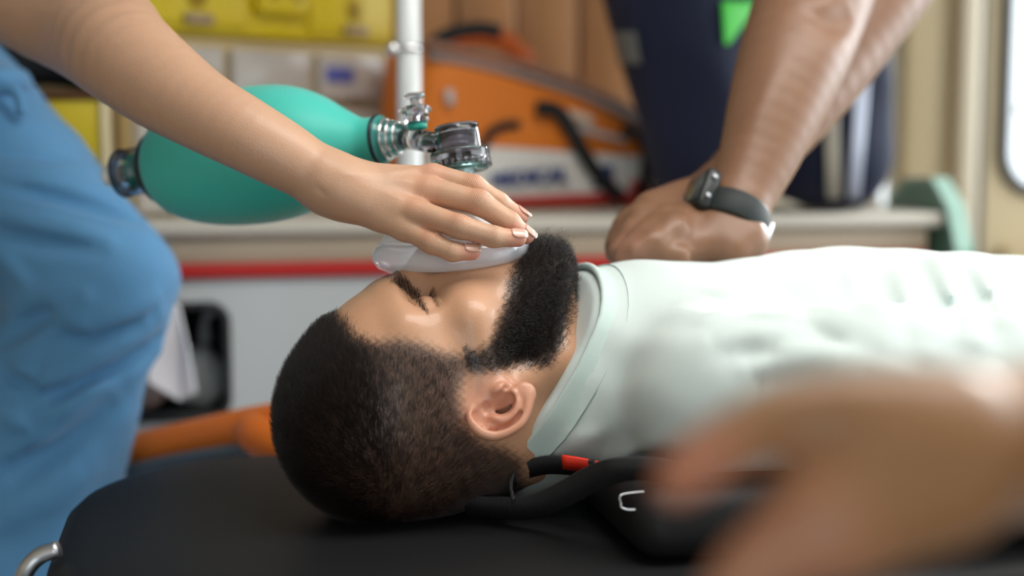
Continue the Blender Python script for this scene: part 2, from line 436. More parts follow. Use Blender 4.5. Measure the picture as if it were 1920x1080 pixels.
# bench cabinet along the far wall
BF, BT = 1.78, .950
slab('bench_cabinet', -1.28, .985, BF, YB-.005, BT-.022, BT, M_TOP, .008)
cab = bpy.data.objects['bench_cabinet']; cab['kind'] = 'thing'
tag(cab, 'long beige and white bench cabinet with red stripe under its pale top', 'cabinet')
slab('side_panel', -1.28, .965, BF+.012, BF+.03, .896, BT-.022, M_BENCH, .002, cab)
slab('red_stripe', -1.28, .965, BF+.004, BF+.03, .878, .896, mat('red_trim', (.52, .018, .015), .4), .003, cab)
o_ = holed('lower_panel', -1.28, .965, .02, .877, rrect(-.13, .016, .706, .842, .02), BF+.014, BF+.032, M_WHITE, cab)
slab('end_panel', .951, .964, BF+.03, YB-.01, .02, BT-.022, mat('cabinet_end', (.50, .33, .2), .5), .002, cab)
# dark lined locker behind the opening
bm = bmesh.new(); x0, x1, y0, y1, z0, z1 = -.17, .03, BF+.034, BF+.22, .69, .862
for q in (((x0, y1, z0), (x1, y1, z0), (x1, y1, z1), (x0, y1, z1)), ((x0, y0, z0), (x1, y0, z0), (x1, y1, z0), (x0, y1, z0)), ((x0, y0, z1), (x1, y0, z1), (x1, y1, z1), (x0, y1, z1)),
          ((x0, y0, z0), (x0, y1, z0), (x0, y1, z1), (x0, y0, z1)), ((x1, y0, z0), (x1, y1, z0), (x1, y1, z1), (x1, y0, z1))): bm.faces.new([bm.verts.new(v) for v in q])
link('locker_lining', bm, mat('locker_dark', (.014, .022, .024), .7), cab, False)
bm = bmesh.new(); R = [[bm.verts.new((x, y, z)) for x, z in rrect(-.13-o, .016+o, .706-o, .842+o, .02+o)] for o, y in ((.007, BF+.015), (.006, BF+.008), (-.003, BF+.008), (-.004, BF+.03))]
for A, B in zip(R, R[1:]):
    for i in range(len(A)): bm.faces.new((A[i], A[(i+1) % len(A)], B[(i+1) % len(A)], B[i]))
link('opening_trim', bm, M_DARK, cab)
# ceiling lamp
lm = empty('ceiling_lamp', 'flat white ceiling lamp panel above the stretcher', 'lamp')
slab('lamp_frame', .05, 1.45, .45, 1.05, ZC-.04, ZC-.001, M_CEIL, .01, lm); slab('diffuser', .09, 1.41, .49, 1.01, ZC-.046, ZC-.038, mat('lamp_diffuser', (.9, .9, .88), .5, emit=(1, .97, .92, 2.0)), .003, lm)
place(lm, (.75, .75, ZC-.04))
# ================================================================ things on and in the bench
M_YEL = mat('yellow_plastic', (.66, .50, .008), .4, spec=.5)
M_CLEAR = mat('clear_plastic', (.80, .78, .74), .25, trans=.35, ior=1.3)
def local(o, deg):
    return Matrix.Translation(o) @ Matrix.Rotation(radians(deg), 4, 'Z')
def pbox(name, M, x0, x1, y0, y1, z0, z1, m, parent, bev=.004, seg=2):
    bm = bmesh.new(); box(bm, x0, x1, y0, y1, z0, z1, bev, seg, M); return link(name, bm, m, parent)
# drawer organiser, turned a little, on the bench: local x along its front
A_, B_ = c2 = (np.array([-.092, 1.835]), np.array([.268, 2.10]))
ang = math.degrees(math.atan2(B_[1]-A_[1], B_[0]-A_[0])); LEN = float(np.linalg.norm(B_-A_))
OM = local((A_[0], A_[1], BT), ang)
org = empty('drawer_organiser', 'clear plastic drawer organiser with yellowish frame under the yellow toolbox', 'organiser')
M_ORG = mat('organiser_frame', (.56, .43, .22), .4, trans=.0)
pbox('frame', OM, 0, LEN, .012, .13, 0, .232, M_ORG, org)
M_CARD = mat('drawer_label', (.78, .77, .74), .7); M_BLUEP = mat('blue_print', (.10, .12, .42), .7)
M_DRW = mat('drawer_plastic', (.52, .48, .44), .22, spec=.6, noise=.15, nscale=25)
dwid = LEN/3
for r in range(3):
    for k in range(3):
        d = pbox('drawer', OM, k*dwid+.006, (k+1)*dwid-.010, -.004, .012, r*.074+.006, r*.074+.069, M_DRW, org, .003)
        pbox('drawer_pull', OM, (k+.38)*dwid, (k+.58)*dwid, -.013, -.004, r*.074+.010, r*.074+.018, M_DRW, d, .002)
        if (r, k) in ((2, 0), (2, 2), (1, 1)): pbox('label', OM, (k+.10)*dwid, (k+.45)*dwid, -.0055, -.004, r*.074+.03, r*.074+.052, M_BLUEP if r == 2 else M_CARD, d, .0004, 1)
place(org, (A_[0], A_[1], BT))
TM = local((A_[0], A_[1], BT+.233), ang)
tb = empty('toolbox', 'long yellow toolbox with two latches and a moulded handle on the organiser', 'toolbox')
pbox('body', TM, .0, LEN, .0, .13, .0, .118, M_YEL, tb, .006)
M_YD = mat('yellow_dark', (.34, .22, .004), .5)
for a, b in ((.03, .40), (.64, .99)):
    pn = pbox('front_panel', TM, a*LEN, b*LEN, -.008, .002, .010, .112, M_YEL, tb, .005)
    mx = (a+b)/2*LEN
    bm = lathe([(.0, .003), (.012, .003), (.016, .0), (.016, -.004)], tuple(TM @ Vector((mx, -.009, .048))), tuple((TM.to_3x3() @ Vector((0, -1, 0)))), 24); link('latch_boss', bm, M_YD, pn)
    pbox('latch', TM, mx-.022, mx+.022, -.016, -.006, .012, .026, mat('latch_grey', (.34, .24, .14), .4), pn, .003)
hnd = pbox('handle_panel', TM, .42*LEN, .62*LEN, -.020, .0, .030, .112, M_YEL, tb, .010, 3)
for q in (.46, .545): pbox('grip_slot', TM, q*LEN, q*LEN+.014, -.0215, -.010, .050, .105, M_YD, hnd, .003)
place(tb, (A_[0], A_[1], BT+.233))
# yellow case at the far left
YM = local((-.336, 1.790, BT), 0)
yc = empty('yellow_case', 'plain yellow plastic case with pale corner edge behind the blue trousers', 'case')
pbox('body', YM, 0, .208, 0, .070, 0, .148, M_YEL, yc, .005)
pbox('edge_strip', YM, .2085, .2185, -.003, .070, 0, .148, mat('cream_edge', (.78, .66, .40), .4), yc, .004)
pbox('lid_rim', YM, -.004, .212, -.006, .074, .146, .156, mat('brown_rim', (.10, .035, .008), .5), yc, .004)
place(yc, (-.336, 1.790, BT))
bb = empty('black_pouch', 'dark black soft bag lying on the yellow case at the left', 'bag')
V, Q = mesh_sdf(DISP(rbox((-.255, 1.83, BT+.243), (.14, .040, .082), .03), lambda P: .004*np.sin(P[:, 0]*60+np.sin(P[:, 2]*40))), (-.42, 1.75, 1.08), (-.04, 1.98, 1.32), .008)
link('pouch_body', to_mesh('pouch_body', V, Q), mat('black_fabric', (.010, .011, .013), .9), bb)
pbox('zip', local((-.255, 1.83, BT+.243), 0), -.10, .10, -.0465, -.040, .02, .026, M_DARK, bb, .001)
place(bb, (-.255, 1.83, BT+.158))
# white pole with chrome clamp knobs
pole = empty('support_pole', 'white upright metal pole beside the orange medical bag', 'pole')
px_, py_ = .222, 1.60
M_POLE = mat('white_enamel', (.80, .84, .85), .25, spec=.7)
link('pole_tube', sweep([(px_, py_, .02), (px_, py_, 1.90)], .0135, n=24, sub=1), M_POLE, pole)
link('base_flange', lathe([(0, 0), (.05, 0), (.05, .006), (.02, .014), (.0135, .02)], (px_, py_, 0), n=28), M_CHR if 'M_CHR' in globals() else M_POLE, pole)
M_CHROME = mat('polished_chrome', (.9, .9, .9), .08, metal=1)
for z in (1.150, 1.218):
    k = link('clamp_collar', lathe([(.0137, -.004), (.0150, -.004), (.0150, .004), (.0137, .004)], (px_, py_, z), n=28), M_CHROME, pole)
    link('clamp_knob', lathe([(0, 0), (.0025, 0), (.003, .003), (.0075, .005), (.0085, .009), (.006, .014), (0, .015)], (px_-.012, py_-.006, z), (-.95, -.3, -.1), 20), M_CHROME, k)
place(pole, (px_, py_, 0))
# orange medical bag
kb = empty('medical_bag', 'orange medical bag with white lettered band and black straps on the bench', 'bag')
KM = local((.450, 2.035, BT), 16)
M_OR = mat('orange_nylon', (.78, .21, .018), .55, bump=.2, bscale=500, bdist=.0006); M_BAND = mat('white_band', (.78, .76, .72), .45)
M_STRAP = mat('black_webbing', (.012, .013, .014), .7, bump=.3, bscale=900); M_ZIP = mat('grey_piping', (.30, .24, .22), .5); M_REF = mat('reflective_tape', (.62, .62, .62), .3, spec=.8)
KW, KD, KH = .200, .085, .190
Mk = np.array(KM.to_3x3()); Ok = np.array(KM.translation)
def kxf(n): return xf(n, Ok, Mk)
ktop = Nd(lambda P: P[:, 2]-(KH-.20*P[:, 0]-.9*P[:, 0]*P[:, 0]*(P[:, 0] > 0)))
kbody = INT(rbox((0, .0, .12), (KW, KD, .16), .045), INT(ktop, Nd(lambda P: -P[:, 2]), .0), .03)
kbody = DISP(kbody, lambda P: .003*np.sin(P[:, 0]*26+1)*np.sin(P[:, 2]*38))
V, Q = mesh_sdf(kxf(kbody), (.2, 1.84, .94), (.72, 2.20, 1.26), .006)
me = to_mesh('bag_body', V, Q); link('bag_body', me, M_OR, kb)
def ksurf(u, z, off=.002):
    """point on the bag front at local x u, height z"""
    p = np.array([u, -.2, z]); 
    for _ in range(60):
        d = float(kbody(p[None])[0])
        if d < 5e-4: break
        p[1] += d*.8
        if p[1] > .1: break
    p[1] -= off; return p
def kpatch(name, u0, u1, zf0, zf1, off, m, parent, nu=24, nv=4):
    bm = bmesh.new(); G = []
    for i in range(nu+1):
        u = u0+(u1-u0)*i/nu; row = []
        for j in range(nv+1):
            z = zf0(u)+(zf1(u)-zf0(u))*j/nv; p = ksurf(u, z, off); row.append(bm.verts.new(KM @ Vector(p)))
        G.append(row)
    for i in range(nu):
        for j in range(nv): bm.faces.new((G[i][j], G[i+1][j], G[i+1][j+1], G[i][j+1]))
    bmesh.ops.recalc_face_normals(bm, faces=bm.faces)
    r = bmesh.ops.solidify(bm, geom=bm.faces[:], thickness=.0012)
    return link(name, bm, m, parent)
band = kpatch('white_band', -.192, .192, lambda u: .014, lambda u: .083-.06*u, .002, M_BAND, kb)
kpatch('red_stripe', -.19, .19, lambda u: .008, lambda u: .020+.02*u, .0035, mat('red_print', (.62, .03, .04), .5), band, 24, 1)
def text(name, s, size, M, m, parent, depth=.0006):
    cu = bpy.data.curves.new(name, 'FONT'); cu.body = s; cu.size = size; cu.extrude = depth; cu.align_x = 'CENTER'; cu.align_y = 'CENTER'; cu.offset = size*.012
    o = bpy.data.objects.new(name, cu); COL.objects.link(o); dg = bpy.context.evaluated_depsgraph_get()
    me = bpy.data.meshes.new_from_object(o.evaluated_get(dg)); bpy.data.objects.remove(o); me.transform(M)
    return link(name, me, m, parent, False)
M_NAVY = mat('navy_print', (.03, .06, .22), .5)
text('lettering', 'MEDICAL', .030, KM @ Matrix.Translation((-.040, -.0925, .045)) @ Matrix.Rotation(radians(-3), 4, 'Y') @ Matrix.Rotation(pi/2, 4, 'X'), M_NAVY, band, .004)
M_RED = mat('red_emblem', (.60, .02, .03), .5)
eb_ = [(math.cos(a)*r, math.sin(a)*r) for a, r in ()]
kpatch('emblem', .066, .098, lambda u: .028, lambda u: .062, .0035, M_NAVY, band, 6, 3)
kpatch('emblem', .078, .100, lambda u: .022, lambda u: .042, .0050, M_RED, band, 6, 3)
kpatch('emblem', .125, .160, lambda u: .024, lambda u: .040, .0035, M_RED, band, 6, 3)
# lid piping, pocket edge and straps
def kpts(L, off): return [tuple(KM @ Vector(ksurf(u, z, off))) for u, z in L]
lid = [(-.19, .210), (-.12, .200), (-.05, .186), (.02, .168), (.08, .148), (.13, .128), (.165, .112)]
link('lid_piping', sweep([KM @ Vector((u, -KD+.004-.006*(abs(u) < .15), z)) for u, z in lid], .006, n=10, sub=4), M_ZIP, kb)
lp2 = [(-.19, .225), (-.1, .212), (0, .190), (.08, .163), (.14, .137), (.17, .118)]
link('lid_flap', sweep([KM @ Vector((u, -KD+.012, z)) for u, z in lp2], .012, n=12, sub=4, flat=.7), mat('lid_brown', (.30, .15, .10), .6), kb)
nrmk = tuple(KM.to_3x3() @ Vector((0, -1, 0)))
def strap(name, L, off, wdt):
    P = [KM @ Vector((u, (-KD-off) if off > 0 else ksurf(u, z, .003)[1], z)) for u, z in L]
    return link(name, sweep(P, 1.0, sub=5, section=RECT(.0015, wdt), nrm=nrmk), M_STRAP, kb)
strap('strap', [(-.035, .142), (-.005, .139), (.015, .120), (.035, .090), (.060, .055), (.085, .030), (.105, .016)], .016, .011)
strap('strap', [(.110, .112), (.135, .104), (.150, .085), (.151, .050), (.140, .015)], .008, .0085)
strap('strap', [(-.115, .085), (-.100, .108), (-.080, .118), (-.055, .120)], .006, .006)
kpatch('reflective_strip', .03, .12, lambda u: .112-.22*(u-.03), lambda u: .120-.22*(u-.03), .004, M_REF, kb, 10, 1)
kpatch('label_patch', .022, .062, lambda u: .126-.25*(u-.02), lambda u: .142-.25*(u-.02), .004, mat('patch_beige', (.72, .55, .42), .6), kb, 6, 1)
link('top_handle', sweep([KM @ Vector((u, -.02, z)) for u, z in ((-.165, .205), (-.14, .232), (-.09, .245), (-.04, .238), (0, .208))], 1.0, sub=5, section=RECT(.004, .014), nrm=nrmk), mat('handle_orange', (.48, .10, .012), .6), kb)
link('handle_wrap', sweep([KM @ Vector((u, -.022, z)) for u, z in ((-.17, .212), (-.14, .240), (-.09, .253), (-.05, .250))], 1.0, sub=5, section=RECT(.004, .010), nrm=nrmk), M_STRAP, kb)
link('zip_pull', sweep([KM @ Vector((-.165, -KD-.008, .165)), KM @ Vector((-.163, -KD-.010, .145))], .006, n=10, sub=1), M_REF, kb)
place(kb, tuple(KM.translation))
# green end shield on the bench end
gs = empty('end_shield', 'pale green translucent shield bolted on the right bench end', 'shield')
M_GRN = mat('green_acrylic', (.16, .34, .26), .3, spec=.6); M_GRE = mat('green_edge', (.42, .66, .56), .25, spec=.7)
pr = [(BF-.02, .80), (BF-.025, .900), (BF+.0, .955), (BF+.045, .992), (BF+.12, .990), (BF+.17, .960), (BF+.20, .90), (BF+.20, .80)]
bm = bmesh.new(); f0 = [bm.verts.new((.990, y, z)) for y, z in pr]; f1 = [bm.verts.new((1.003, y, z)) for y, z in pr]
bm.faces.new(f0); bm.faces.new(f1[::-1])
for i in range(len(pr)): bm.faces.new((f0[i], f1[i], f1[(i+1) % len(pr)], f0[(i+1) % len(pr)]))
bmesh.ops.recalc_face_normals(bm, faces=bm.faces); link('shield_plate', bm, M_GRN, gs, False)
link('shield_edge', sweep([(.999, y, z) for y, z in pr], 1.0, sub=1, section=RECT(.013, .004), nrm=(1, 0, 0)), M_GRE, gs, False)
for y, z in ((BF+.03, .86), (BF+.15, .86)): link('bolt', lathe([(0, .004), (.006, .003), (.007, 0)], (1.005, y, z), (1, 0, 0), 12), M_CHROME, gs)
place(gs, (.98, BF+.08, .80))
# plastic bags in the open locker
def crumple(name, label, c, r, m, seed, cat='bag', h=.006):
    o = empty(name, label, cat); ph = np.random.default_rng(seed).uniform(-1, 1, (5, 3))*np.array([90, 60, 70])
    f = DISP(ell(c, r), lambda P: sum(.0035*np.abs(np.sin(P@k+i)) for i, k in enumerate(ph)))
    V, Q = mesh_sdf(f, np.array(c)-np.array(r)-.02, np.array(c)+np.array(r)+.02, h)
    link('bag_film', to_mesh('bag_film', V, Q), m, o); return o, c, r
M_FILM = mat('plastic_film', (.62, .68, .68), .15, trans=.35, ior=1.2, spec=.8)
o, c, r = crumple('plastic_bag', 'clear crumpled plastic bag inside the dark opening of the bench', (-.02, 1.865, .744), (.050, .035, .050), M_FILM, 3)
link('bag_knot', sweep([(c[0]+.01, c[1], c[2]+.045), (c[0]+.012, c[1]-.004, c[2]+.075), (c[0]+.03, c[1], c[2]+.095)], [.009, .005, .012], n=9), M_FILM, o); place(o, (c[0], c[1], .691))
bm = bmesh.new(); P = [(-.058, .862), (-.040, .850), (-.030, .80), (-.022, .745), (-.040, .735), (-.075, .76), (-.085, .83)]
f0 = [bm.verts.new((x, 1.735+.006*math.sin(i*2.1), z)) for i, (x, z) in enumerate(P)]; f1 = [bm.verts.new((x+.002, 1.745+.006*math.sin(i*2.1), z)) for i, (x, z) in enumerate(P)]
bm.faces.new(f0); bm.faces.new(f1[::-1])
for i in range(len(P)): bm.faces.new((f0[i], f1[i], f1[(i+1) % len(P)], f0[(i+1) % len(P)]))
bmesh.ops.triangulate(bm, faces=bm.faces[:]); bmesh.ops.recalc_face_normals(bm, faces=bm.faces)
tag(link('paper_towel', bm, mat('white_paper', (.80, .80, .84), .6), None, False), 'white folded paper hanging behind the blue knee', 'paper')
o, c, r = crumple('plastic_bag', 'pinkish clear plastic bag beside the blue trouser leg', (-.085, 1.83, .748), (.038, .035, .052), mat('pink_film', (.50, .40, .38), .2, trans=.4, ior=1.2), 8)
link('bag_knot', sweep([(c[0], c[1], c[2]+.05), (c[0]+.004, c[1], c[2]+.08)], [.010, .014], n=9, sub=1), M_FILM, o)
# the small seat the bag stands on
st = empty('jump_seat', 'grey folding seat in front of the bench at the left', 'seat')
pbox('seat_cushion', Matrix.Identity(4), -.62, -.24, 1.45, 1.74, .89, .945, mat('seat_grey', (.10, .11, .12), .6), st, .015)
link('seat_post', sweep([(-.57, 1.52, .02), (-.57, 1.52, .892)], .025, n=16, sub=1), M_CHROME, st)
link('seat_base', lathe([(0, 0), (.12, 0), (.12, .01), (.03, .025), (.025, .03)], (-.57, 1.52, 0), n=28), M_CHROME, st)
place(st, (-.57, 1.52, 0)); place(o, (c[0], c[1], .693))
# ================================================================ stretcher
PADZ = .757
bed = empty('stretcher', 'black padded stretcher on chrome frame under the lying man', 'stretcher')
def pad_outline(off=0.0, n=14):
    x0, x1, y0, y1 = -.122-off, 2.08+off, .86-off, 1.345+off
    rA = .17+off; pts = []
    for cx, cy, a0, r in ((x0+rA, y0+rA, pi, rA), (x1-.06, y0+.06, 1.5*pi, .06), (x1-.06, y1-.06, 0, .06), (x0+rA, y1-rA, .5*pi, rA)):
        for i in range(n+1):
            a = a0+.5*pi*i/n; pts.append((cx+r*cos(a), cy+r*sin(a)))
    return pts
bm = bmesh.new(); rows = []
for off, z in ((-.06, PADZ-.075), (-.012, PADZ-.075), (-.002, PADZ-.068), (0, PADZ-.055), (0, PADZ-.028), (-.004, PADZ-.012), (-.014, PADZ-.003), (-.03, PADZ), (-.09, PADZ+.001)):
    rows.append([bm.verts.new((x, y, z)) for x, y in pad_outline(off)])
for A, B in zip(rows, rows[1:]):
    for i in range(len(A)): bm.faces.new((A[i], A[(i+1) % len(A)], B[(i+1) % len(A)], B[i]))
bm.faces.new(rows[0][::-1]); bm.faces.new(rows[-1])
M_PAD = mat('black_vinyl', (.008, .008, .009), .55, spec=.3, bump=.25, bscale=700, bdist=.0006)
link('mattress', bm, M_PAD, bed)
M_CHR = mat('chrome', (.75, .77, .80), .15, metal=1)
M_STEEL = mat('brushed_steel', (.55, .57, .6), .35, metal=1)
ol = pad_outline(.012)
link('frame_rail', sweep([(x, y, PADZ-.092) for x, y in ol]+[(*ol[0], PADZ-.092)], .014, n=10, sub=1), M_CHR, bed)
for x in (.16, 1.7):
    for y in (.93, 1.28): link('leg', sweep([(x, y, PADZ-.09), (x+.02, y, .09)], .014, n=10, sub=1), M_STEEL, bed)
    link('cross_bar', sweep([(x+.01, .93, .30), (x+.01, 1.28, .30)], .011, n=10, sub=1), M_STEEL, bed)
for x in (.18, 1.72):
    for y in (.93, 1.28): link('wheel', lathe([(0, -.016), (.03, -.016), (.058, -.012), (.06, 0), (.058, .012), (.03, .016), (0, .016)], (x, y, .06), (0, 1, 0), 28), M_PAD, bed)
place(bed, (.92, 1.1, 0))
M_ORP = mat('orange_rail', (.80, .18, .015), .4)
rl = link('side_rail', sweep([at(188, 868, 1.60), at(240, 854, 1.595), at(380, 822, 1.55), at(520, 795, 1.50), at(640, 790, 1.46), (.30, 1.372, .70), (.62, 1.362, .672)], .0255, n=20, flat=.9), M_ORP, bed)
link('rail_bracket', sweep([at(470, 812, 1.49), at(515, 830, 1.46), (.17, 1.385, .715), (.30, 1.374, .70)], .022, n=14), M_ORP, bed)
link('rail_underbar', sweep([at(236, 885, 1.56), at(340, 862, 1.52), at(480, 840, 1.46)], .008, n=12), mat('grey_bar', (.10, .11, .12), .6), bed)
link('head_loop', sweep([at(110, 1030, 1.0), at(75, 1042, 1.0), at(48, 1072, 1.0), at(36, 1120, 1.01), at(60, 1180, 1.02)], .0062, n=16), M_STEEL, bed)

cu_ = empty('shoulder_cushion', 'low black cushion under the shoulders of the lying man', 'cushion')
V, Q = mesh_sdf(rbox((.47, 1.13, PADZ+.027), (.19, .225, .026), .024), (.25, .88, PADZ-.02), (.70, 1.38, PADZ+.08), .007)
link('cushion_cover', to_mesh('cushion_cover', V, Q), M_PAD, cu_)
link('seam_piping', sweep([(.29, .915, PADZ+.03), (.45, .906, PADZ+.031), (.65, .915, PADZ+.03)], .0022, n=8), M_PAD, cu_)
place(cu_, (.47, 1.13, PADZ))
M_WEB = mat('black_webbing_belt', (.014, .014, .016), .55, bump=.5, bscale=1600, bdist=.0006, wave=(260, 0, (0, 0, .35)))
belt = empty('restraint_strap', 'black woven restraint strap with a metal buckle lying on the pad beside the neck', 'strap')
def beltmesh(pts, w, nrm): return sweep(pts, 1.0, sub=8, section=RECT(w/2, .0012), nrm=nrm)
link('webbing', beltmesh([at(872, 944, 1.09), at(930, 952, 1.08), at(1000, 950, 1.06), at(1060, 925, 1.04), at(1110, 898, 1.02), at(1160, 881, 1.0), at(1230, 880, .995), at(1330, 900, .99)], .019, tuple(-VF*.45+VU*.88)), M_WEB, belt)
link('webbing_fold', beltmesh([at(962, 948, 1.07), at(958, 915, 1.08), at(975, 888, 1.09), at(1030, 872, 1.08), at(1120, 880, 1.05)], .016, tuple(-VF*.6+VU*.75)), M_WEB, belt)
link('buckle', sweep([at(1164, 943, .985), at(1162, 932, .985), at(1172, 926, .987), at(1215, 922, .99), at(1232, 926, .99), at(1228, 950, .985), at(1185, 956, .983), at(1166, 952, .984), at(1164, 943, .985)], .0007, n=8, sub=4), M_STEEL, belt)
redt = link('red_tab', sweep([at(1055, 866, 1.06), at(1092, 872, 1.055), at(1130, 880, 1.05)], 1.0, sub=4, section=RECT(.006, .0012), nrm=tuple(VU*.8-VF*.5)), mat('red_fabric', (.75, .03, .01), .6), belt)
place(belt, (.33, 1.0, PADZ))
# ================================================================ the patient
TH, PS, RO = radians(14), radians(6), radians(3)
HS = 1.06
def rotm(ax, a):
    return np.array(Matrix.Rotation(a, 3, ax))
HM = np.stack([[-sin(TH), 0, cos(TH)], [-cos(TH), 0, -sin(TH)], [0, -1, 0]], 1)   # columns: face, crown, side (to camera)
HM = rotm('Z', PS) @ HM
HM = np.array(Matrix.Rotation(RO, 3, Vector(HM[:, 1]))) @ HM
HO = at(925, 752, 1.06) - HM[:, 2]*0.070
H2W = lambda q: HO+HS*(np.asarray(q, float)@HM.T)
W2H = lambda P: ((P-HO)@HM)/HS
patient = empty('person', 'bearded man in a pale T-shirt lying on his back with the mask on his face', 'person')
SYM = lambda n: Sym(n)
class Sym(Nd):
    def __init__(s, n): s.n = n; s.k = 0; s.kind = 'x'; s.ch = None
    def __call__(s, P): Q = P.copy(); Q[:, 2] = np.sqrt(Q[:, 2]**2+1e-7); return s.n(Q)
    def prune(s, c, R): Q = c.copy(); Q[:, 2] = np.sqrt(Q[:, 2]**2+1e-7); n, v = s.n.prune(Q, R); return Sym(n), v
c_ = np.array
# ear in its own frame: u up, b back, o out
eu = c_([-.39, .92, -0.02]); eu /= np.linalg.norm(eu)
eb = c_([-.86, -.36, .36]); eb -= eu*(eb@eu); eb /= np.linalg.norm(eb)
eo = np.cross(eu, eb); eo *= np.sign(eo[2]); EM = np.stack([eu, eb, eo], 1)
EO = c_([-.004, .000, .0765])
cm = lambda *r: [c_(x)/100 for x in r]
hel = cm((.75, -.95, .0), (1.10, -1.20, -.25), (1.62, -.98, .05), (2.10, -.42, .42), (2.1, .45, .5), (1.65, 1.2, .5), (.85, 1.62, .5), (-.2, 1.8, .45), (-1.1, 1.55, .3), (-1.75, 1.05, .15), (-2.2, .55, .0))
hel = spline(hel, 4)
hr = np.interp(np.linspace(0, 1, len(hel)), [0, .15, .5, .8, 1], [.0022, .0030, .0030, .0027, .0036])
anti = spline(cm((-1.3, -.1, .15), (-1.15, .5, .25), (-.6, .95, .3), (.05, 1.0, .3), (.6, .6, .25), (.85, -.2, .0)), 4)
ear = U(.0022,
        U(.004, ell((.001, .003, -.001), (.0215, .0165, .0026)), ell((-.0205, .0035, .0005), (.0082, .0080, .0034)),
          rc((.008, -.013, -.006), (-.012, -.012, -.006), .005, .006)),
        chain(hel, hr, .002), chain(anti, [.0026]*len(anti), .002),
        chain(spline(cm((1.15, .75, .2), (1.75, .1, .15)), 2), [.0022]*3, .002),
        U(.003, ell((-.0085, -.0098, .0030), (.0058, .0036, .0042)), ell((-.0128, -.0020, .0018), (.0040, .0040, .0034))))
ear = SUB(ear, U(.003, ell((-.0045, -.0012, .0030), (.0092, .0076, .0110)), ell((.0060, -.0050, .003), (.0055, .0060, .0060)),
                 ell((-.013, -.0075, .004), (.0030, .0022, .006)), ell((.0148, -.0035, .0035), (.0050, .0065, .0042)), chain(spline(cm((1.5, .45, .42), (1.0, 1.15, .42), (.1, 1.42, .42), (-.8, 1.25, .35)), 3), [.0016]*10, .001)), .0025)
hd = Sym(U(.010,
    U(.030, ell((.001, .056, 0), (.081, .087, .075)), ell((.030, .030, 0), (.064, .062, .059)), ell((-.030, .010, 0), (.048, .055, .056))),
    U(.018, rc((.0835, .040, .008), (.064, .043, .044), .0125, .012), ell((.048, -.018, 0), (.050, .062, .052)),
      ell((.058, -.004, .040), (.020, .018, .020)), rc((.055, -.002, .052), (.006, .000, .064), .011, .010),
      rc((.004, -.012, .056), (.012, -.058, .050), .013, .013), rc((.012, -.058, .050), (.066, -.080, .016), .013, .015),
      ell((.070, -.080, 0), (.018, .018, .024)), ell((.035, -.055, 0), (.045, .035, .040)))))
hd = SUB(hd, Sym(ell((.090, .021, .034), (.017, .0125, .018))), .012)
hd = U(.004, hd, Sym(U(.0035, ell((.0670, .0225, .032), (.0140, .0125, .0145)))))
lid = Sym(rc((.0800, .0115, .022), (.0735, .0110, .0455), .0016, .0014))
hd = SUB(hd, Sym(U(.001, chain([c_([.0815, .0175, .020]), c_([.0810, .0155, .032]), c_([.0735, .0172, .0455])], [.0010, .0010, .0008], .001), chain([c_([.0800, .0325, .022]), c_([.0795, .0335, .033]), c_([.0725, .0300, .0455])], [.0009, .0010, .0007], .001))), .0016)
nose = U(.008, rc((.088, .030, 0), (.116, -.010, 0), .0075, .0090), ell((.116, -.013, 0), (.0095, .009, .0095)), Sym(ell((.104, -.017, .0135), (.010, .0075, .0065))))
hd = U(.009, hd, nose)
hd = SUB(hd, Sym(ell((.107, -.0215, .0065), (.0055, .0035, .0032))), .002)
lips = U(.003, Sym(rc((.100, -.0425, 0), (.090, -.0455, .022), .0052, .003)), Sym(rc((.0985, -.0515, 0), (.090, -.0485, .022), .0062, .003)))
hd = U(.005, hd, lips)
hd = SUB(hd, Sym(chain([c_([.1065, -.0465, 0]), c_([.1010, -.0470, .014]), c_([.0935, -.0470, .024])], [.001]*3, .001)), .002)
hd = U(.005, hd, xf(ear, EO, EM) if False else Sym(xf(ear, EO, EM)))
headw = xf(hd, HO, HM, HS)
# neck and upper chest in world space
NK0 = H2W((-.018, -.030, 0)); NK1 = c_([.325, 1.125, .838])
neck = U(.025, rc(NK0, NK1, .055, .056), rc(H2W((.030, -.062, 0)), c_([.330, 1.120, .866]), .026, .026),
         rc(H2W((-.012, -.018, .050)), c_([.300, 1.110, .868]), .010, .008), rc(H2W((-.012, -.018, -.050)), c_([.300, 1.140, .868]), .010, .008),
         rc(H2W((-.045, .0, .02)), c_([.36, 1.07, .822]), .028, .035))
torso_in = U(.03, ell((.50, 1.12, .852), (.17, .135, .075)), rc((.355, 1.01, .836), (.355, 1.23, .836), .036, .036))
body = U(.022, headw, U(.03, neck, torso_in))
V, Q = mesh_sdf(body, (.02, .92, .74), (.44, 1.32, 1.04), .0015)
N = vnormals(V, Q)
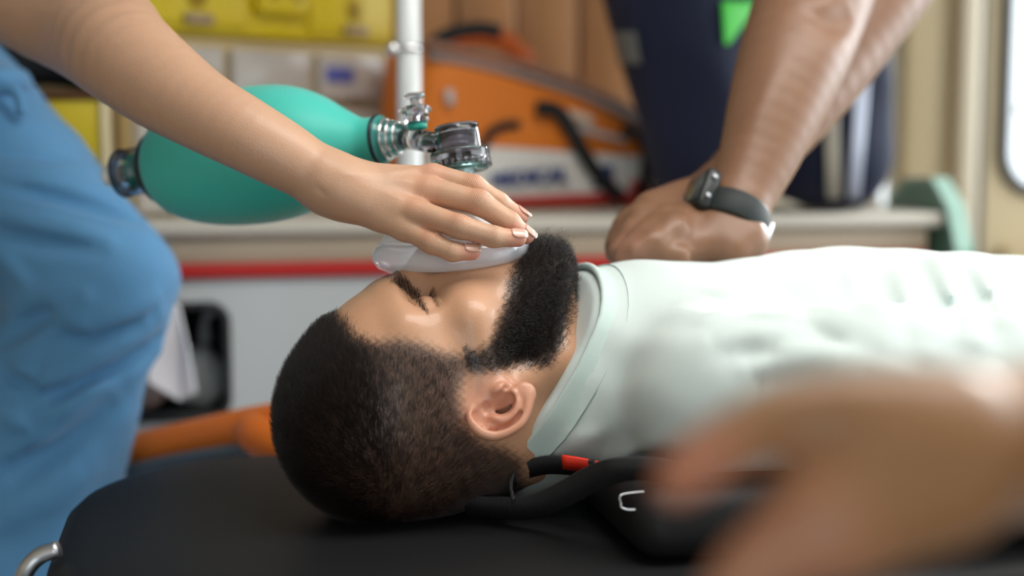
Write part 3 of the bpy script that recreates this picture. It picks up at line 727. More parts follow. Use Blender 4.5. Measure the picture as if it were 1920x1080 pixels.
# ---- regions on the head, measured on the near side and mirrored
def near_px(P):
    q = W2H(P); q[:, 2] = np.abs(q[:, 2]); W = H2W(q); d = W-CAM; z = d@VF
    return np.stack([960+FPX*(d@VR)/z, 540-FPX*(d@VU)/z], 1), q
def poly_sd(p, poly):
    poly = np.asarray(poly, float); n = len(poly); best = np.full(len(p), 1e9); ins = np.zeros(len(p), bool)
    for i in range(n):
        a, b = poly[i], poly[(i+1) % n]; ab = b-a; t = np.clip(((p-a)@ab)/(ab@ab), 0, 1)
        best = np.minimum(best, np.linalg.norm(p-a-t[:, None]*ab, axis=1))
        c = ((a[1] > p[:, 1]) != (b[1] > p[:, 1])) & (p[:, 0] < (b[0]-a[0])*(p[:, 1]-a[1])/(b[1]-a[1]+1e-12)+a[0]); ins ^= c
    return np.where(ins, -best, best)
HAIR = [(596, 560), (618, 578), (650, 600), (668, 626), (702, 636), (748, 630), (792, 640), (832, 656), (885, 662), (915, 684), (905, 700), (878, 706), (866, 740), (874, 792),
        (905, 826), (950, 835), (985, 860), (1000, 1010), (400, 1100), (380, 500), (560, 470)]
BEARD = [(975, 470), (955, 515), (950, 548), (938, 592), (922, 636), (898, 660), (850, 650), (862, 690), (925, 700), (975, 688), (1030, 688), (1056, 650), (1068, 600), (1085, 520), (1085, 420), (985, 400)]
BROW = [(706, 488), (740, 502), (768, 525), (788, 550), (804, 588), (782, 562), (758, 541), (732, 522), (712, 508)]
pp, hq = near_px(V)
inh = hq[:, 0] > -.2
is_head = (V[:, 0] < .36)
earz = np.linalg.norm((np.c_[hq[:, :2], np.abs(hq[:, 2])]-EO)/c_([.024, .030, .02]), axis=1)
hm_d = poly_sd(pp, HAIR); bd_d = poly_sd(pp, BEARD)
q_el = (np.c_[hq[:, :2], np.abs(hq[:, 2])]-EO)@EM
on_ear = ((q_el[:, 0]/.0262)**2+((q_el[:, 1]-.0015)/.0198)**2 < 1) & (q_el[:, 2] > -.008)
hm_d = hm_d+4*np.sin(pp[:, 0]*.31+np.sin(pp[:, 1]*.4)*2)
hairm = sst(11, -20, hm_d)*is_head*(hq[:, 1] > -.075)*(~on_ear)
# the front hairline is measured from the face side too
hairm *= sst(.008, -.004, hq[:, 0]-(.060+.25*(hq[:, 1]-.09))*1.0-0.0) if False else 1
beardm = sst(12, -14, bd_d+3*np.sin(pp[:, 0]*.27+np.sin(pp[:, 1]*.33)*2))*(hq[:, 0] > -.03)*(hq[:, 1] < .012)*(~on_ear)*(hq[:, 1] > -.125)
SK = c_([.52, .285, .17])
C = np.tile(SK, (len(V), 1))
mixc = lambda C, col, f: C*(1-f[:, None])+np.asarray(col)[None]*f[:, None]
C = mixc(C, (.60, .27, .18), .75*sst(1.35, .6, earz))
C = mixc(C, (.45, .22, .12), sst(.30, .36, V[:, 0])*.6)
lipd = np.linalg.norm((hq-c_([.098, -.047, 0]))/c_([.016, .011, .026]), axis=1)
C = mixc(C, (.42, .16, .13), sst(1.1, .8, lipd)*.8)
C = mixc(C, (.045, .026, .022), .85*hairm)
C = mixc(C, (.03, .02, .018), .9*beardm)
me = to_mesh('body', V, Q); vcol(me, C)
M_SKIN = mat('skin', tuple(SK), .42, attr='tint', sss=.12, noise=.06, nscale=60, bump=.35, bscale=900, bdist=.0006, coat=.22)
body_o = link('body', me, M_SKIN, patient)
# ---- hair strands
M_HAIR = mat('dark_hair', (.016, .011, .010), .33, spec=.6)
M_HAIRB = mat('brown_hair', (.026, .015, .013), .42, spec=.7)
def sample(mask, n):
    A = np.linalg.norm(np.cross(V[Q[:, 2]]-V[Q[:, 0]], V[Q[:, 3]]-V[Q[:, 1]]), axis=1)*.5
    wq = A*mask[Q].mean(1); f = rng.choice(len(Q), n, p=wq/wq.sum())
    a, b = rng.random((2, n)); W = np.stack([(1-a)*(1-b), a*(1-b), a*b, (1-a)*b], 1)
    return (V[Q[f]]*W[..., None]).sum(1), (N[Q[f]]*W[..., None]).sum(1)
nearw = np.where(W2H(V)[:, 2] > -.01, 1.0, .25)
P, Nn = sample(hairm*nearw*np.where(hm_d > -25, .6, 1), 90000)
pq, q = near_px(P)
Wc = H2W((-.070, .085, .020)); fl = P-Wc; fl -= Nn*(fl*Nn).sum(1)[:, None]; fl /= np.linalg.norm(fl, axis=1)[:, None]+1e-9
topness = sst(.066, .098, q[:, 1]+.12*q[:, 0])
topness = np.maximum(topness, sst(.03, -.02, q[:, 2]*0+1))
fade = sst(2, -55, poly_sd(pq, HAIR))
ln = (.0045+.0035*topness)*(.45+.55*fade)*rng.uniform(.75, 1.25, len(P))
lift = .40+.55*topness
D = fl*(1-.5*topness)[:, None]+Nn*lift[:, None]+rng.normal(0, .20, P.shape)+c_([0.0, 0, 0])
# wavy flow so locks catch the light
ph = np.sin(P@c_([420., 180, 300]))+np.sin(P@c_([-200., 390, 510])); tv = np.cross(Nn, fl)
D += tv*(.24*ph*(1-.75*topness))[:, None]; D /= np.linalg.norm(D, axis=1)[:, None]
t = np.linspace(0, 1, 5)[None, :, None]
bend = (fl-.3*Nn)*.35
G = P[:, None]-Nn[:, None]*.0006+ln[:, None, None]*(D[:, None]*t+bend[:, None]*t*t)
near_side = (topness < .5)
hairs('short_hair', G[near_side], .000075, M_HAIRB, patient)
o = hairs('crown_hair', G[~near_side], .00009, M_HAIR, patient)
# ---- beard: curly strands, long at the chin
P, Nn = sample(np.clip(beardm, 0, 1)*np.where(W2H(V)[:, 2] > -.02, 1.0, .55), 15000)
pq, q = near_px(P); dd = -poly_sd(pq, BEARD)
full = sst(4, 40, dd)*sst(.005, -.045, q[:, 1])*(.55+.45*sst(.09, .03, q[:, 0]))
ln = (.004+.013*full)*rng.uniform(.6, 1.15, len(P))
ln = np.where(rng.random(len(P)) < .03, ln*1.6, ln)
grow = HM@c_([.25, -.95, 0]); D = Nn*.85+grow*(.45)+rng.normal(0, .22, P.shape); D /= np.linalg.norm(D, axis=1)[:, None]
K = 14; t = np.linspace(0, 1, K)[None, :]
u = np.cross(D, c_([.3, .5, .8])); u /= np.linalg.norm(u, axis=1)[:, None]; v = np.cross(D, u)
ph = rng.uniform(0, 6.28, (len(P), 1)); turns = (ln/.0075)[:, None]*rng.uniform(.7, 1.4, (len(P), 1)); cr = (.0011+.0006*rng.random(len(P)))[:, None]*np.minimum(1, t*3)
cr = cr*np.minimum(1, ln/.008)[:, None]
G = P[:, None]-Nn[:, None]*.0006+D[:, None]*(ln[:, None]*t)[..., None]+u[:, None]*(cr*np.cos(ph+2*pi*turns*t))[..., None]+v[:, None]*(cr*np.sin(ph+2*pi*turns*t))[..., None]
hairs('beard', G, .00012, M_HAIR, patient)
# ---- eyebrow and lashes
bm_ = sst(3, -3, poly_sd(pp, BROW))*(hq[:, 0] > .04)*(hq[:, 1] > .005)
if bm_.sum() > 1:
    P, Nn = sample(bm_, 2400); dirb = HM@c_([-.45, .25, 0]); sd = np.sign((P-HO)@HM[:, 2])[:, None]*HM[:, 2][None]*.75
    D = dirb+sd+Nn*.30+rng.normal(0, .14, P.shape); D /= np.linalg.norm(D, axis=1)[:, None]; t = np.linspace(0, 1, 4)[None, :, None]
    G = P[:, None]+(.0075*rng.uniform(.6, 1.1, len(P)))[:, None, None]*(D[:, None]*t-Nn[:, None]*.25*t*t)
    hairs('eyebrow', G, .00008, M_HAIR, patient)
ls = []
for s in (1, -1):
    for x in np.linspace(0, 1, 70):
        b = c_([.070, .0165+.0006*x, .023+.0225*x])
        for _ in range(60):
            if float(hd(b[None])[0]) > -.0004: break
            b = b+c_([.0005, 0, 0])
        b = H2W(b*c_([1, 1, s]))
        d = HM@c_([.75-.25*x, -.62, s*(.10+.5*x)]); d = d/np.linalg.norm(d); up = HM@c_([.6, .3, 0])
        L = rng.uniform(.0055, .0085)*(.6+.4*sin(pi*min(1, .2+x))); tt = np.linspace(0, 1, 5)[:, None]
        ls.append(b+L*(d*tt+up*.35*tt*tt)+rng.normal(0, .0003, 3))
hairs('eyelashes', np.array(ls), .00009, M_HAIR, patient)

# ---------------------------------------------------------------- T-shirt
cut_p = at(1092, 640, 1.075); cut_n = np.cross(at(985, 852, 1.065)-cut_p, at(1085, 556, 1.13)-cut_p); cut_n /= np.linalg.norm(cut_n)*np.sign(cut_n[0]); 
arm_pts = [c_([.360, .985, .866]), c_([.47, .940, .868]), c_([.61, .915, .868])]
shirt_core = U(.05,
    U(.07, ell((.49, 1.12, .856), (.225, .165, .100)), ell((.78, 1.12, .850), (.32, .155, .094)), ell((1.04, 1.12, .848), (.2, .165, .090))),
    rc((.360, .985, .862), (.360, 1.255, .862), .056, .056), rc(at(1112, 640, 1.112), at(1100, 770, 1.102), .028, .028), rc((.235, 1.112, .829), (.38, 1.125, .846), .072, .088), rc((.285, 1.125, .868), (.42, 1.125, .872), .056, .080))
far_pts = [p*c_([1, -1, 1])+c_([0, 2.24, 0]) for p in arm_pts]
shirt = U(.018, shirt_core, chain(arm_pts, [.055, .060, .058], .02), chain(far_pts, [.055, .060, .058], .02))
shirt = INT(shirt, plane(cut_p, -cut_n), .002)
shirt = INT(shirt, Nd(lambda P: np.maximum(P[:, 0]-1.05, -1)), 0)
for ap in (arm_pts, far_pts):
    dv = ap[2]-ap[1]; dv /= np.linalg.norm(dv)
    q0 = ap[2]-dv*.02; sgn = -1 if ap is arm_pts else 1
    def cutf(P, q0=q0, dv=dv, sgn=sgn):
        rad = np.linalg.norm((P-q0)-((P-q0)@dv)[:, None]*dv, axis=1)
        return np.maximum((P-q0)@dv, rad-.085)
    slab = Nd(lambda P, q0=q0, dv=dv: np.maximum(np.maximum(-((P-q0)@dv), (P-q0)@dv-.2), np.linalg.norm((P-q0)-((P-q0)@dv)[:, None]*dv, axis=1)-.088))
    shirt = SUB(shirt, slab, .003)
a3 = lambda px, py, d: at(px, py, d)
F_ = [
 # chest folds radiating from the armpit
 (a3(1330, 640, 1.04), a3(1500, 615, 1.07), .010, .006), (a3(1370, 665, 1.03), a3(1560, 640, 1.07), .008, -.006),
 (a3(1400, 690, 1.02), a3(1590, 665, 1.05), .009, .006), (a3(1440, 640, 1.04), a3(1640, 700, 1.05), .012, .007),
 (a3(1400, 590, 1.06), a3(1520, 600, 1.08), .010, .004), (a3(1500, 600, 1.07), a3(1620, 690, 1.06), .008, -.007),
 (a3(1445, 655, 1.04), a3(1560, 668, 1.04), .006, .004), (a3(1560, 668, 1.04), a3(1700, 705, 1.05), .006, .005), (a3(1325, 600, 1.06), a3(1470, 570, 1.08), .009, .004), (a3(1330, 585, 1.06), a3(1420, 560, 1.08), .005, -.003), (a3(1440, 560, 1.1), a3(1600, 600, 1.1), .012, .004),
 (a3(1340, 560, 1.08), a3(1450, 520, 1.12), .022, .003),
 # waist folds
 (a3(1690, 500, 1.22), a3(1740, 660, 1.12), .011, .008), (a3(1720, 490, 1.24), a3(1790, 650, 1.13), .008, -.007),
 (a3(1760, 490, 1.25), a3(1830, 640, 1.15), .011, .008), (a3(1800, 500, 1.26), a3(1860, 620, 1.17), .008, -.007),
 (a3(1840, 500, 1.28), a3(1890, 600, 1.19), .012, .008), (a3(1640, 520, 1.18), a3(1700, 650, 1.10), .010, -.005),
 (a3(1600, 490, 1.19), a3(1660, 640, 1.09), .014, .004), (a3(1560, 470, 1.21), a3(1900, 520, 1.32), .016, .005),
 (a3(1880, 500, 1.30), a3(1930, 590, 1.22), .008, -.007), (a3(1900, 490, 1.34), a3(1960, 580, 1.25), .012, .008),
 # shoulder seam and slack below it
 (a3(1068, 792, 1.0), a3(1200, 796, .99), .0022, -.0022), (a3(1200, 796, .99), a3(1340, 815, .97), .0022, -.0022),
 (a3(1060, 830, 1.01), a3(1130, 812, 1.0), .007, .0022), (a3(1110, 850, 1.01), a3(1190, 812, 1.0), .009, -.004),
 (a3(1150, 870, 1.01), a3(1250, 820, .99), .008, .004), (a3(1230, 870, .99), a3(1320, 830, .98), .009, -.004),
 # armhole seam
 (a3(1465, 640, 1.03), a3(1432, 690, 1.0), .0022, -.0022), (a3(1432, 690, 1.0), a3(1415, 760, .97), .0022, -.0022), (a3(1415, 760, .97), a3(1420, 850, .96), .0022, -.0022),
]
def wrink(P):
    a = np.sin(P@c_([38., 22, 60])+2*np.sin(P@c_([9., 31, 12])))*np.sin(P@c_([71., -16, 24]))
    lowx = sst(.55, .8, P[:, 0])
    b = np.sin(P@c_([120., 26, -30])+1.6*np.sin(P@c_([14., 19, 25])))*lowx*.0028
    return -(a*.0010+b)
def on_surface(segs, node):
    out = []
    for s in segs:
        e = []
        for p in s[:2]:
            p = np.array(p, float)
            v = p-CAM; L = np.linalg.norm(v); v /= L
            t = L-.3; hit = None
            for _ in range(60):
                d = float(node((CAM+v*t)[None])[0])
                if d < 1e-4: hit = CAM+v*t; break
                t += d*.8
                if t > L+.5: break
            e.append(hit if hit is not None else p)
        out.append((e[0], e[1], s[2], s[3]))
    return out
F_ = on_surface(F_, shirt)
fg_ = folds([(a, b, w_*(.85 if a[0] > .55 else 1), ((1.45 if a[0] > .55 else 1.1)*A if A > 0 else (A if w_ < .005 else .5*A))) for a, b, w_, A in F_])
PRS = c_([.415, 1.135, .955])
shirt_d = DISP(shirt, lambda P: fg_(P)+wrink(P)+.019*np.exp(-(((P-PRS)/c_([.062, .080, .06]))**2).sum(1)))
V, Q = mesh_sdf(shirt_d, (.20, .78, .73), (1.08, 1.46, 1.00), .0034)
M_SHIRT = mat('shirt_cotton', (.57, .65, .63), .85, sheen=.25, bump=.25, bscale=1400, bdist=.0005, noise=.025, nscale=30)
to_shirt = link('t_shirt', to_mesh('t_shirt', V, Q), M_SHIRT, patient)
# collar rib
ring = []; u0 = np.cross(cut_n, (0, 1.0, 0)); u0 /= np.linalg.norm(u0); cn = cut_n/np.linalg.norm(cut_n); v0 = np.cross(cn, u0)
cc = c_([.285, 1.122, .840]); cc = cc-cn*((cc-cut_p)@cn)+cn*.004
for k in range(48):
    a = 2*pi*k/48; d = u0*cos(a)+v0*sin(a); r = .03
    for _ in range(40): 
        s = float(shirt_d((cc+cn*.006+d*r)[None])[0])
        if s > -1e-4: break
        r += -s*.7
    ring.append(cc+d*(r+.0008))
ring = np.array(ring+ring[:1]); bmc = bmesh.new(); rows = []
for i in range(48):
    p = ring[i]; d = p-cc; d /= np.linalg.norm(d); row = []
    for (along, out) in ((.0165, .0042), (.018, .0028), (.0165, .0018), (.008, .0016), (-.001, .0016), (-.003, .0002), (-.0025, -.0025), (.0, -.004)):
        q = p+cn*along; s = float(shirt_d(q[None]+0)[0]) if along > .004 else 0
        row.append(bmc.verts.new(q+d*(out-(s if abs(s) < .02 else np.sign(s)*.02)-.0008) if along > .004 else q+d*out))
    rows.append(row)
for i in range(48):
    A, B = rows[i], rows[(i+1) % 48]
    for j in range(7): bmc.faces.new((A[j], B[j], B[j+1], A[j+1]))
bmesh.ops.recalc_face_normals(bmc, faces=bmc.faces)
M_RIB = mat('shirt_rib', (.53, .65, .615), .85, sheen=.2, bump=.4, bscale=1800, bdist=.0006)
link('collar', bmc, M_RIB, to_shirt)
# arms coming out of the sleeves (lying beside him)
for ap, sg in ((arm_pts, -1), (far_pts, 1)):
    e = c_([.70, 1.12+sg*.215, .842]); wv = c_([.90, 1.12+sg*.205, .800]); kn = wv+c_([.09, -.005*sg, .0])
    fing = [chain([kn+c_([0, sg*(-.03+.02*i), 0]), kn+c_([.04, sg*(-.03+.02*i), .012]), kn+c_([.07, sg*(-.03+.02*i), .0])], [.009, .008, .007], .003) for i in range(4)]
    am = U(.01, chain([ap[1], e, wv], [.047, .039, .027], .02), U(.012, *[rc(wv, kn+c_([0, sg*(-.03+.02*i), 0]), .02, .011) for i in range(4)]), U(.002, *fing), chain([wv+c_([.02, -sg*.02, 0]), wv+c_([.06, -sg*.05, .0]), wv+c_([.095, -sg*.052, 0])], [.014, .011, .009], .004))
    lo = np.minimum.reduce([ap[1], e, wv])-.08; hi = np.maximum.reduce([ap[1], e, wv])+c_([.22, .08, .08])
    Va, Qa = mesh_sdf(am, lo, hi, .004); m2 = to_mesh('arm', Va, Qa); vcol(m2, np.tile(SK*.8, (len(Va), 1))); link('arm', m2, M_SKIN, patient)
M_SHOE = mat('shoe_leather', (.02, .02, .02), .5)
# trousers, beyond the frame
tr = U(.05, ell((1.10, 1.12, .845), (.20, .178, .088)), rc((1.15, 1.03, .845), (1.62, 1.02, .825), .085, .065), rc((1.15, 1.21, .845), (1.62, 1.22, .825), .085, .065),
       rc((1.62, 1.02, .825), (1.98, 1.0, .81), .065, .05), rc((1.62, 1.22, .825), (1.98, 1.24, .81), .065, .05))
Va, Qa = mesh_sdf(tr, (.85, .85, .70), (2.06, 1.42, .97), .012)
link('trousers', to_mesh('trousers', Va, Qa), mat('trouser_cloth', (.05, .06, .09), .9), patient)
for y in (1.0, 1.24):
    sh = U(.02, *[U(.02, rc((1.99, y, .80), (2.02, y, .90), .045, .035), rc((1.98, y, .79), (2.0, y, .79), .045, .05)) ])
    Va, Qa = mesh_sdf(sh, (1.88, y-.1, .72), (2.12, y+.1, .98), .007); link('shoe', to_mesh('shoe', Va, Qa), M_SHOE, patient)

# ================================================================ resuscitator: squeeze bag, valves and face mask
bv = empty('resuscitator', 'teal resuscitator bag with clear valves and white face mask held on the man', 'resuscitator')
M_TEAL = mat('teal_silicone', (.055, .52, .44), .48, sss=.0, spec=.45, noise=.05, nscale=9, bump=.15, bscale=160, bdist=.0004, sheen=.15)
M_CP = mat('clear_polymer', (.80, .80, .84), .04, trans=1.0, ior=1.42)
M_CPG = mat('clear_green_polymer', (.30, .62, .56), .06, trans=.92, ior=1.42)
M_GREEN = mat('green_valve_disc', (.01, .30, .24), .35); M_RING = mat('dark_ring', (.015, .02, .03), .3)
M_MASK = mat('mask_silicone', (.84, .87, .93), .12, spec=.8, alpha=.42, coat=1.0)
M_CUFF = mat('mask_cuff', (.78, .82, .90), .12, spec=.8, alpha=.60, coat=1.0)
BL, BR = at(296, 314, 1.285), at(716, 262, 1.205); ax = BR-BL; LB = np.linalg.norm(ax); ax = ax/LB
prof = [(0, .000), (.018, .000), (.027, .0005), (.034, .004), (.0425, .013), (.0495, .027), (.0545, .045), (.0575, .065), (.0585, .085), (.0580, .103), (.0555, .120), (.0500, .136), (.0415, .151), (.0310, .165), (.0245, .174), (.0208, .180), (.0196, .184), (.0194, .188), (.0196, .196), (0, .196)]
k_ = LB/.196
PP = spline([(r, h) for r, h in prof[1:-1]], 3)
link('squeeze_bag', lathe([(0, 0)]+[(max(r*1.03, .001), h*k_) for r, h in PP]+[(0, LB)], BL, ax, 72), M_TEAL, bv)
# raised moulding seam on the bag and groove ring
link('bag_seam', lathe([(.0513, .1335*k_), (.0519, .1345*k_), (.0507, .1365*k_), (.0497, .136*k_)], BL, ax, 72, closed=True), mat('teal_seam', (.11, .60, .52), .45), bv)
link('rear_ring', lathe([(.0, -.004), (.030, -.004), (.0325, -.001), (.0325, .004), (.028, .007), (.0, .006)], BL, ax, 48), M_RING, bv)
# rear intake valve
V0 = BL-ax*.004; dv = -ax+VU*-.05; dv /= np.linalg.norm(dv)
rv = link('rear_valve', lathe([(.0175, 0), (.0190, .003), (.0190, .012), (.0215, .014), (.0215, .030), (.0180, .033), (.0150, .036), (.0130, .036), (.0150, .031), (.0195, .028), (.0195, .016), (.0172, .013), (.0160, 0)], V0, dv, 48, closed=True), M_CP, bv)
link('valve_disc', lathe([(0, 0), (.0165, 0), (.0168, .0015), (0, .002)], V0+dv*.020, dv, 40), M_GREEN, rv)
link('valve_disc', lathe([(0, 0), (.0135, 0), (.0135, .0015), (0, .002)], V0+dv*.006-VU*.002, dv, 40), M_GREEN, rv)
link('rear_valve_ring', lathe([(.0212, .030), (.0225, .031), (.0225, .034), (.0175, .037), (.0165, .035), (.0205, .031)], V0, dv, 40, closed=True), M_RING, rv)
link('oxygen_inlet', lathe([(.0095, .034), (.0095, .050), (.0085, .052), (.0, .052)], V0, dv, 32), mat('white_cap', (.80, .84, .85), .35), rv)
# front collar
C0 = BR; da = ax+VU*.10*0; 
fc = link('front_collar', lathe([(.0175, -.002), (.0205, -.002), (.0210, .000), (.0205, .002), (.0180, .003), (.0170, .006), (.0158, .008), (.0150, .012), (.0142, .013), (.0130, .017), (.0110, .020), (.0095, .024), (.0078, .026), (.0078, .0), (.0150, -.002)], C0, da, 56, closed=True), M_CP, bv)
link('collar_ring', lathe([(.0200, -.0035), (.0218, -.003), (.0218, -.0005), (.0200, .0)], C0, da, 56, closed=True), M_RING, fc)
for h, r in ((.0045, .0168), (.0095, .0150), (.015, .0132)): link('collar_rib', lathe([(r, h), (r+.0012, h+.0008), (r+.0008, h+.002), (r-.001, h+.002)], C0, da, 48, closed=True), M_CHROME, fc)
# patient valve: axis nearly upright
PV = at(866, 318, 1.152); vd = VU*.985-VR*.13+VF*.06; vd = vd/np.linalg.norm(vd)
tube_dir = (PV+vd*.022)-(C0+ax*.018)
E0 = C0+ax*.018; E1 = PV+vd*.0225-ax*.014
link('valve_neck', lathe([(.0072, 0), (.0088, 0), (.0088, np.linalg.norm(E1-E0)), (.0072, np.linalg.norm(E1-E0))], E0, E1-E0, 40, closed=True), M_CP, bv)
pv = link('patient_valve', lathe([(.0185, .012), (.0180, .030), (.0172, .0345), (.0165, .0352), (0, .0352), (0, .0340), (.0158, .0338), (.0166, .030), (.0172, .012)], PV, vd, 56), M_CP, bv)
link('valve_rim', lathe([(.0175, .0335), (.0182, .0345), (.0176, .0362), (.0160, .0362), (.0160, .0350)], PV, vd, 56, closed=True), M_CP, pv)
link('inner_tube', lathe([(.0085, .006), (.0095, .006), (.0090, .030), (.0080, .030)], PV, vd, 40, closed=True), M_CP, pv)
link('duckbill', lathe([(0, .020), (.012, .018), (.0145, .013), (.0145, .011), (.011, .014), (0, .015)], PV, vd, 40), mat('valve_membrane', (.45, .36, .42), .3, trans=.4), pv)
ring = []
for i, h in enumerate(np.linspace(.0015, .0135, 13)): ring.append((.0245-.0007*(i % 2) - (.0006 if h < .006 else 0), h))
tr_ = link('threaded_ring', lathe([(.0195, .001), (.0232, .000)]+ring+[(.0238, .0150), (.0195, .0155)], PV, vd, 64, closed=True), M_CP, pv)
u_, v_, d_ = frame_of(vd)
bm = bmesh.new()
for i in range(28):
    a = 2*pi*i/28; rr = u_*cos(a)+v_*sin(a); tt = np.cross(d_, rr)
    Mx = Matrix((Vector((*rr, 0)), Vector((*tt, 0)), Vector((*d_, 0)), Vector((0, 0, 0, 1)))).transposed(); Mx.translation = Vector(PV+rr*.0240+d_*.0035)
    box(bm, -.0008, .0010, -.0011, .0011, -.0032, .0032, .0004, 1, Mx)
link('grip_ribs', bm, M_CP, pv)['kind'] = 'stuff'
link('green_gasket', lathe([(.0130, -.0015), (.0215, -.0015), (.0215, .0035), (.0130, .0035)], PV, vd, 56, closed=True), M_CPG, pv)
# pressure relief valve
RV = at(783, 243, 1.172); rd = VU*.985-VR*.10; rd /= np.linalg.norm(rd)
rl = link('relief_valve', lathe([(.0072, .004), (.0100, .006), (.0100, .013), (.0118, .0135), (.0118, .0185), (.0098, .0195), (.0055, .0195), (.0055, .006)], RV, rd, 40, closed=True), M_CP, bv)
link('green_ring', lathe([(0, .000), (.0078, .000), (.0082, .002), (.0080, .0065), (0, .0065)], RV, rd, 32), M_GREEN, rl)
link('relief_stem', lathe([(0, .010), (.0038, .010), (.0038, .027), (0, .027)], RV, rd, 24), M_CP, rl)
link('relief_cap', lathe([(0, .0255), (.0045, .0255), (.0085, .0265), (.0088, .0285), (.0080, .0298), (0, .0300)], RV, rd, 40), M_CP, rl)
for i in range(8):
    a = 2*pi*i/8; u2, v2, _ = frame_of(rd); p = RV+(u2*cos(a)+v2*sin(a))*.0112+rd*.0160
    if i % 2 == 0: link('cap_lug', lathe([(0, 0), (.0016, .0004), (.0018, .002), (0, .003)], p, u2*cos(a)+v2*sin(a), 10), M_CP, rl)
# mask: oval rim, dome, cuff and connector
MO = at(846, 487, 1.133); mz = VU*.997-VR*.06+VF*.06; mz = mz/np.linalg.norm(mz)
mu = VR*1.0; mu -= mz*(mu@mz); mu /= np.linalg.norm(mu)
mv = np.cross(mz, mu)
def oval(prof, m, name, parent, n=72, lift=None, shift=None):
    """prof rows: (half length, half width, height, offset along face)"""
    bm = bmesh.new(); R = []
    for a, b, h, sh in prof:
        row = []
        for i in range(n):
            t = 2*pi*i/n; c, s = cos(t), sin(t)
            bb = b*(1+.16*c)                         # wider towards the chin
            dip = -.007*(abs(s)**1.5)*max(0, min(1, (.03-h)/.03))+.002*c*c
            row.append(bm.verts.new(MO+mu*(a*c+sh)+mv*(bb*s)+mz*(h+dip)))
        R.append(row)
    for A, B in zip(R, R[1:]):
        for i in range(n): bm.faces.new((A[i], A[(i+1) % n], B[(i+1) % n], B[i]))
    bmesh.ops.recalc_face_normals(bm, faces=bm.faces); return link(name, bm, m, parent)
mk = oval([(.0550, .0400, .0110, .000), (.0560, .0410, .0140, .0), (.0520, .0385, .0220, .001), (.0450, .0330, .0320, .003), (.0350, .0270, .0410, .005), (.0240, .0205, .0480, .007), (.0150, .0150, .0520, .0085), (.0118, .0118, .0560, .009), (.0112, .0112, .0570, .009)], M_MASK, 'mask', bv)
oval([(.0450, .0320, -.0020, .0), (.0530, .0390, -.0060, .0), (.0590, .0440, -.0050, .0), (.0625, .0470, .0005, .0), (.0628, .0472, .0065, .0), (.0600, .0450, .0110, .0), (.0560, .0410, .0130, .0), (.0540, .0390, .0120, .0)], M_CUFF, 'mask_cuff', mk)
oval([(.0560, .0412, .0125, .0), (.0580, .0432, .0138, .0), (.0575, .0428, .0155, .0), (.0550, .0405, .0155, .0)], M_MASK, 'cuff_ridge', mk)
CT = MO+mz*.055+mu*.009
link('mask_connector', lathe([(.0112, 0), (.0118, .0), (.0116, .010), (.0105, np.linalg.norm(PV-CT)+.004), (.0095, np.linalg.norm(PV-CT)+.004), (.0100, 0)], CT, PV-CT, 48, closed=True), mat('connector_white', (.78, .80, .82), .15, trans=.35, coat=.5), mk)
place(bv, tuple(MO))
# ================================================================ rescuer holding the mask (left)
def fingers_sdf(F, k=.004): return [chain([p for p, r in f], [r for p, r in f], k) for f in F]
def A(L, R): return [(at(*p), r) for p, r in zip(L, R)]
nurse = empty('person', 'person in blue scrubs at the left pressing the mask down with one hand', 'person')
AP = [((-140, -190, 1.36), .052), ((20, -40, 1.30), .054), ((165, 42, 1.25), .0515), ((230, 100, 1.180), .0432), ((298, 154, 1.145), .0378), ((375, 205, 1.118), .0318), ((457, 250, 1.102), .0285), ((529, 290, 1.100), .0259), ((586, 323, 1.105), .0232), ((640, 352, 1.10), .0225)]
arm = limb([at(*p) for p, r in AP], [r for p, r in AP])
ulna = ell(at(603, 322, 1.092), (.0095, .0085, .0095))
fi = A([(735, 338, 1.115), (812, 330, 1.108), (889, 350, 1.102), (934, 379, 1.110), (976, 407, 1.120)], [.0125, .0098, .0088, .0078, .0064])   # index
fm = A([(725, 358, 1.100), (805, 358, 1.096), (899, 380, 1.085), (955, 417, 1.090), (986, 442, 1.098)], [.0135, .0104, .0095, .0082, .0066])   # middle
fr = A([(712, 382, 1.090), (784, 398, 1.084), (862, 425, 1.070), (925, 444, 1.071), (971, 447, 1.078)], [.0130, .0098, .0088, .0078, .0066])   # ring
fp = A([(700, 402, 1.090), (760, 428, 1.086), (810, 456, 1.074), (848, 472, 1.070), (886, 473, 1.074)], [.0120, .0086, .0078, .0070, .0060])   # little
FS = fingers_sdf([f[1:] for f in (fi, fm, fr, fp)])
meta = U(.008, *[rc(at(620, 345, 1.108), f[1][0]-VU*.002+VF*.002, .0185, f[1][1]*1.0) for f in (fi, fm, fr, fp)], rc(at(625, 352, 1.11), at(712, 402, 1.098), .019, .0115), rc(at(640, 342, 1.12), at(735, 372, 1.115), .017, .015))
thumb = chain([at(650, 340, 1.125), at(715, 385, 1.165), at(790, 415, 1.185), at(850, 430, 1.182)], [.016, .012, .010, .008], .006)
kn = [ell(f[1][0]+VU*.003-VF*.003, (.0082, .0070, .0070)) for f in (fi, fm, fr)]
jn = [ell(f[2][0]+VU*.0012-VF*.0012, (f[2][1]*1.03,)*3) for f in (fi, fm, fr, fp)]
hand = U(.005, U(.014, arm, meta), U(.0012, *FS))
hand = U(.009, hand, ulna); hand = U(.010, hand, thumb)
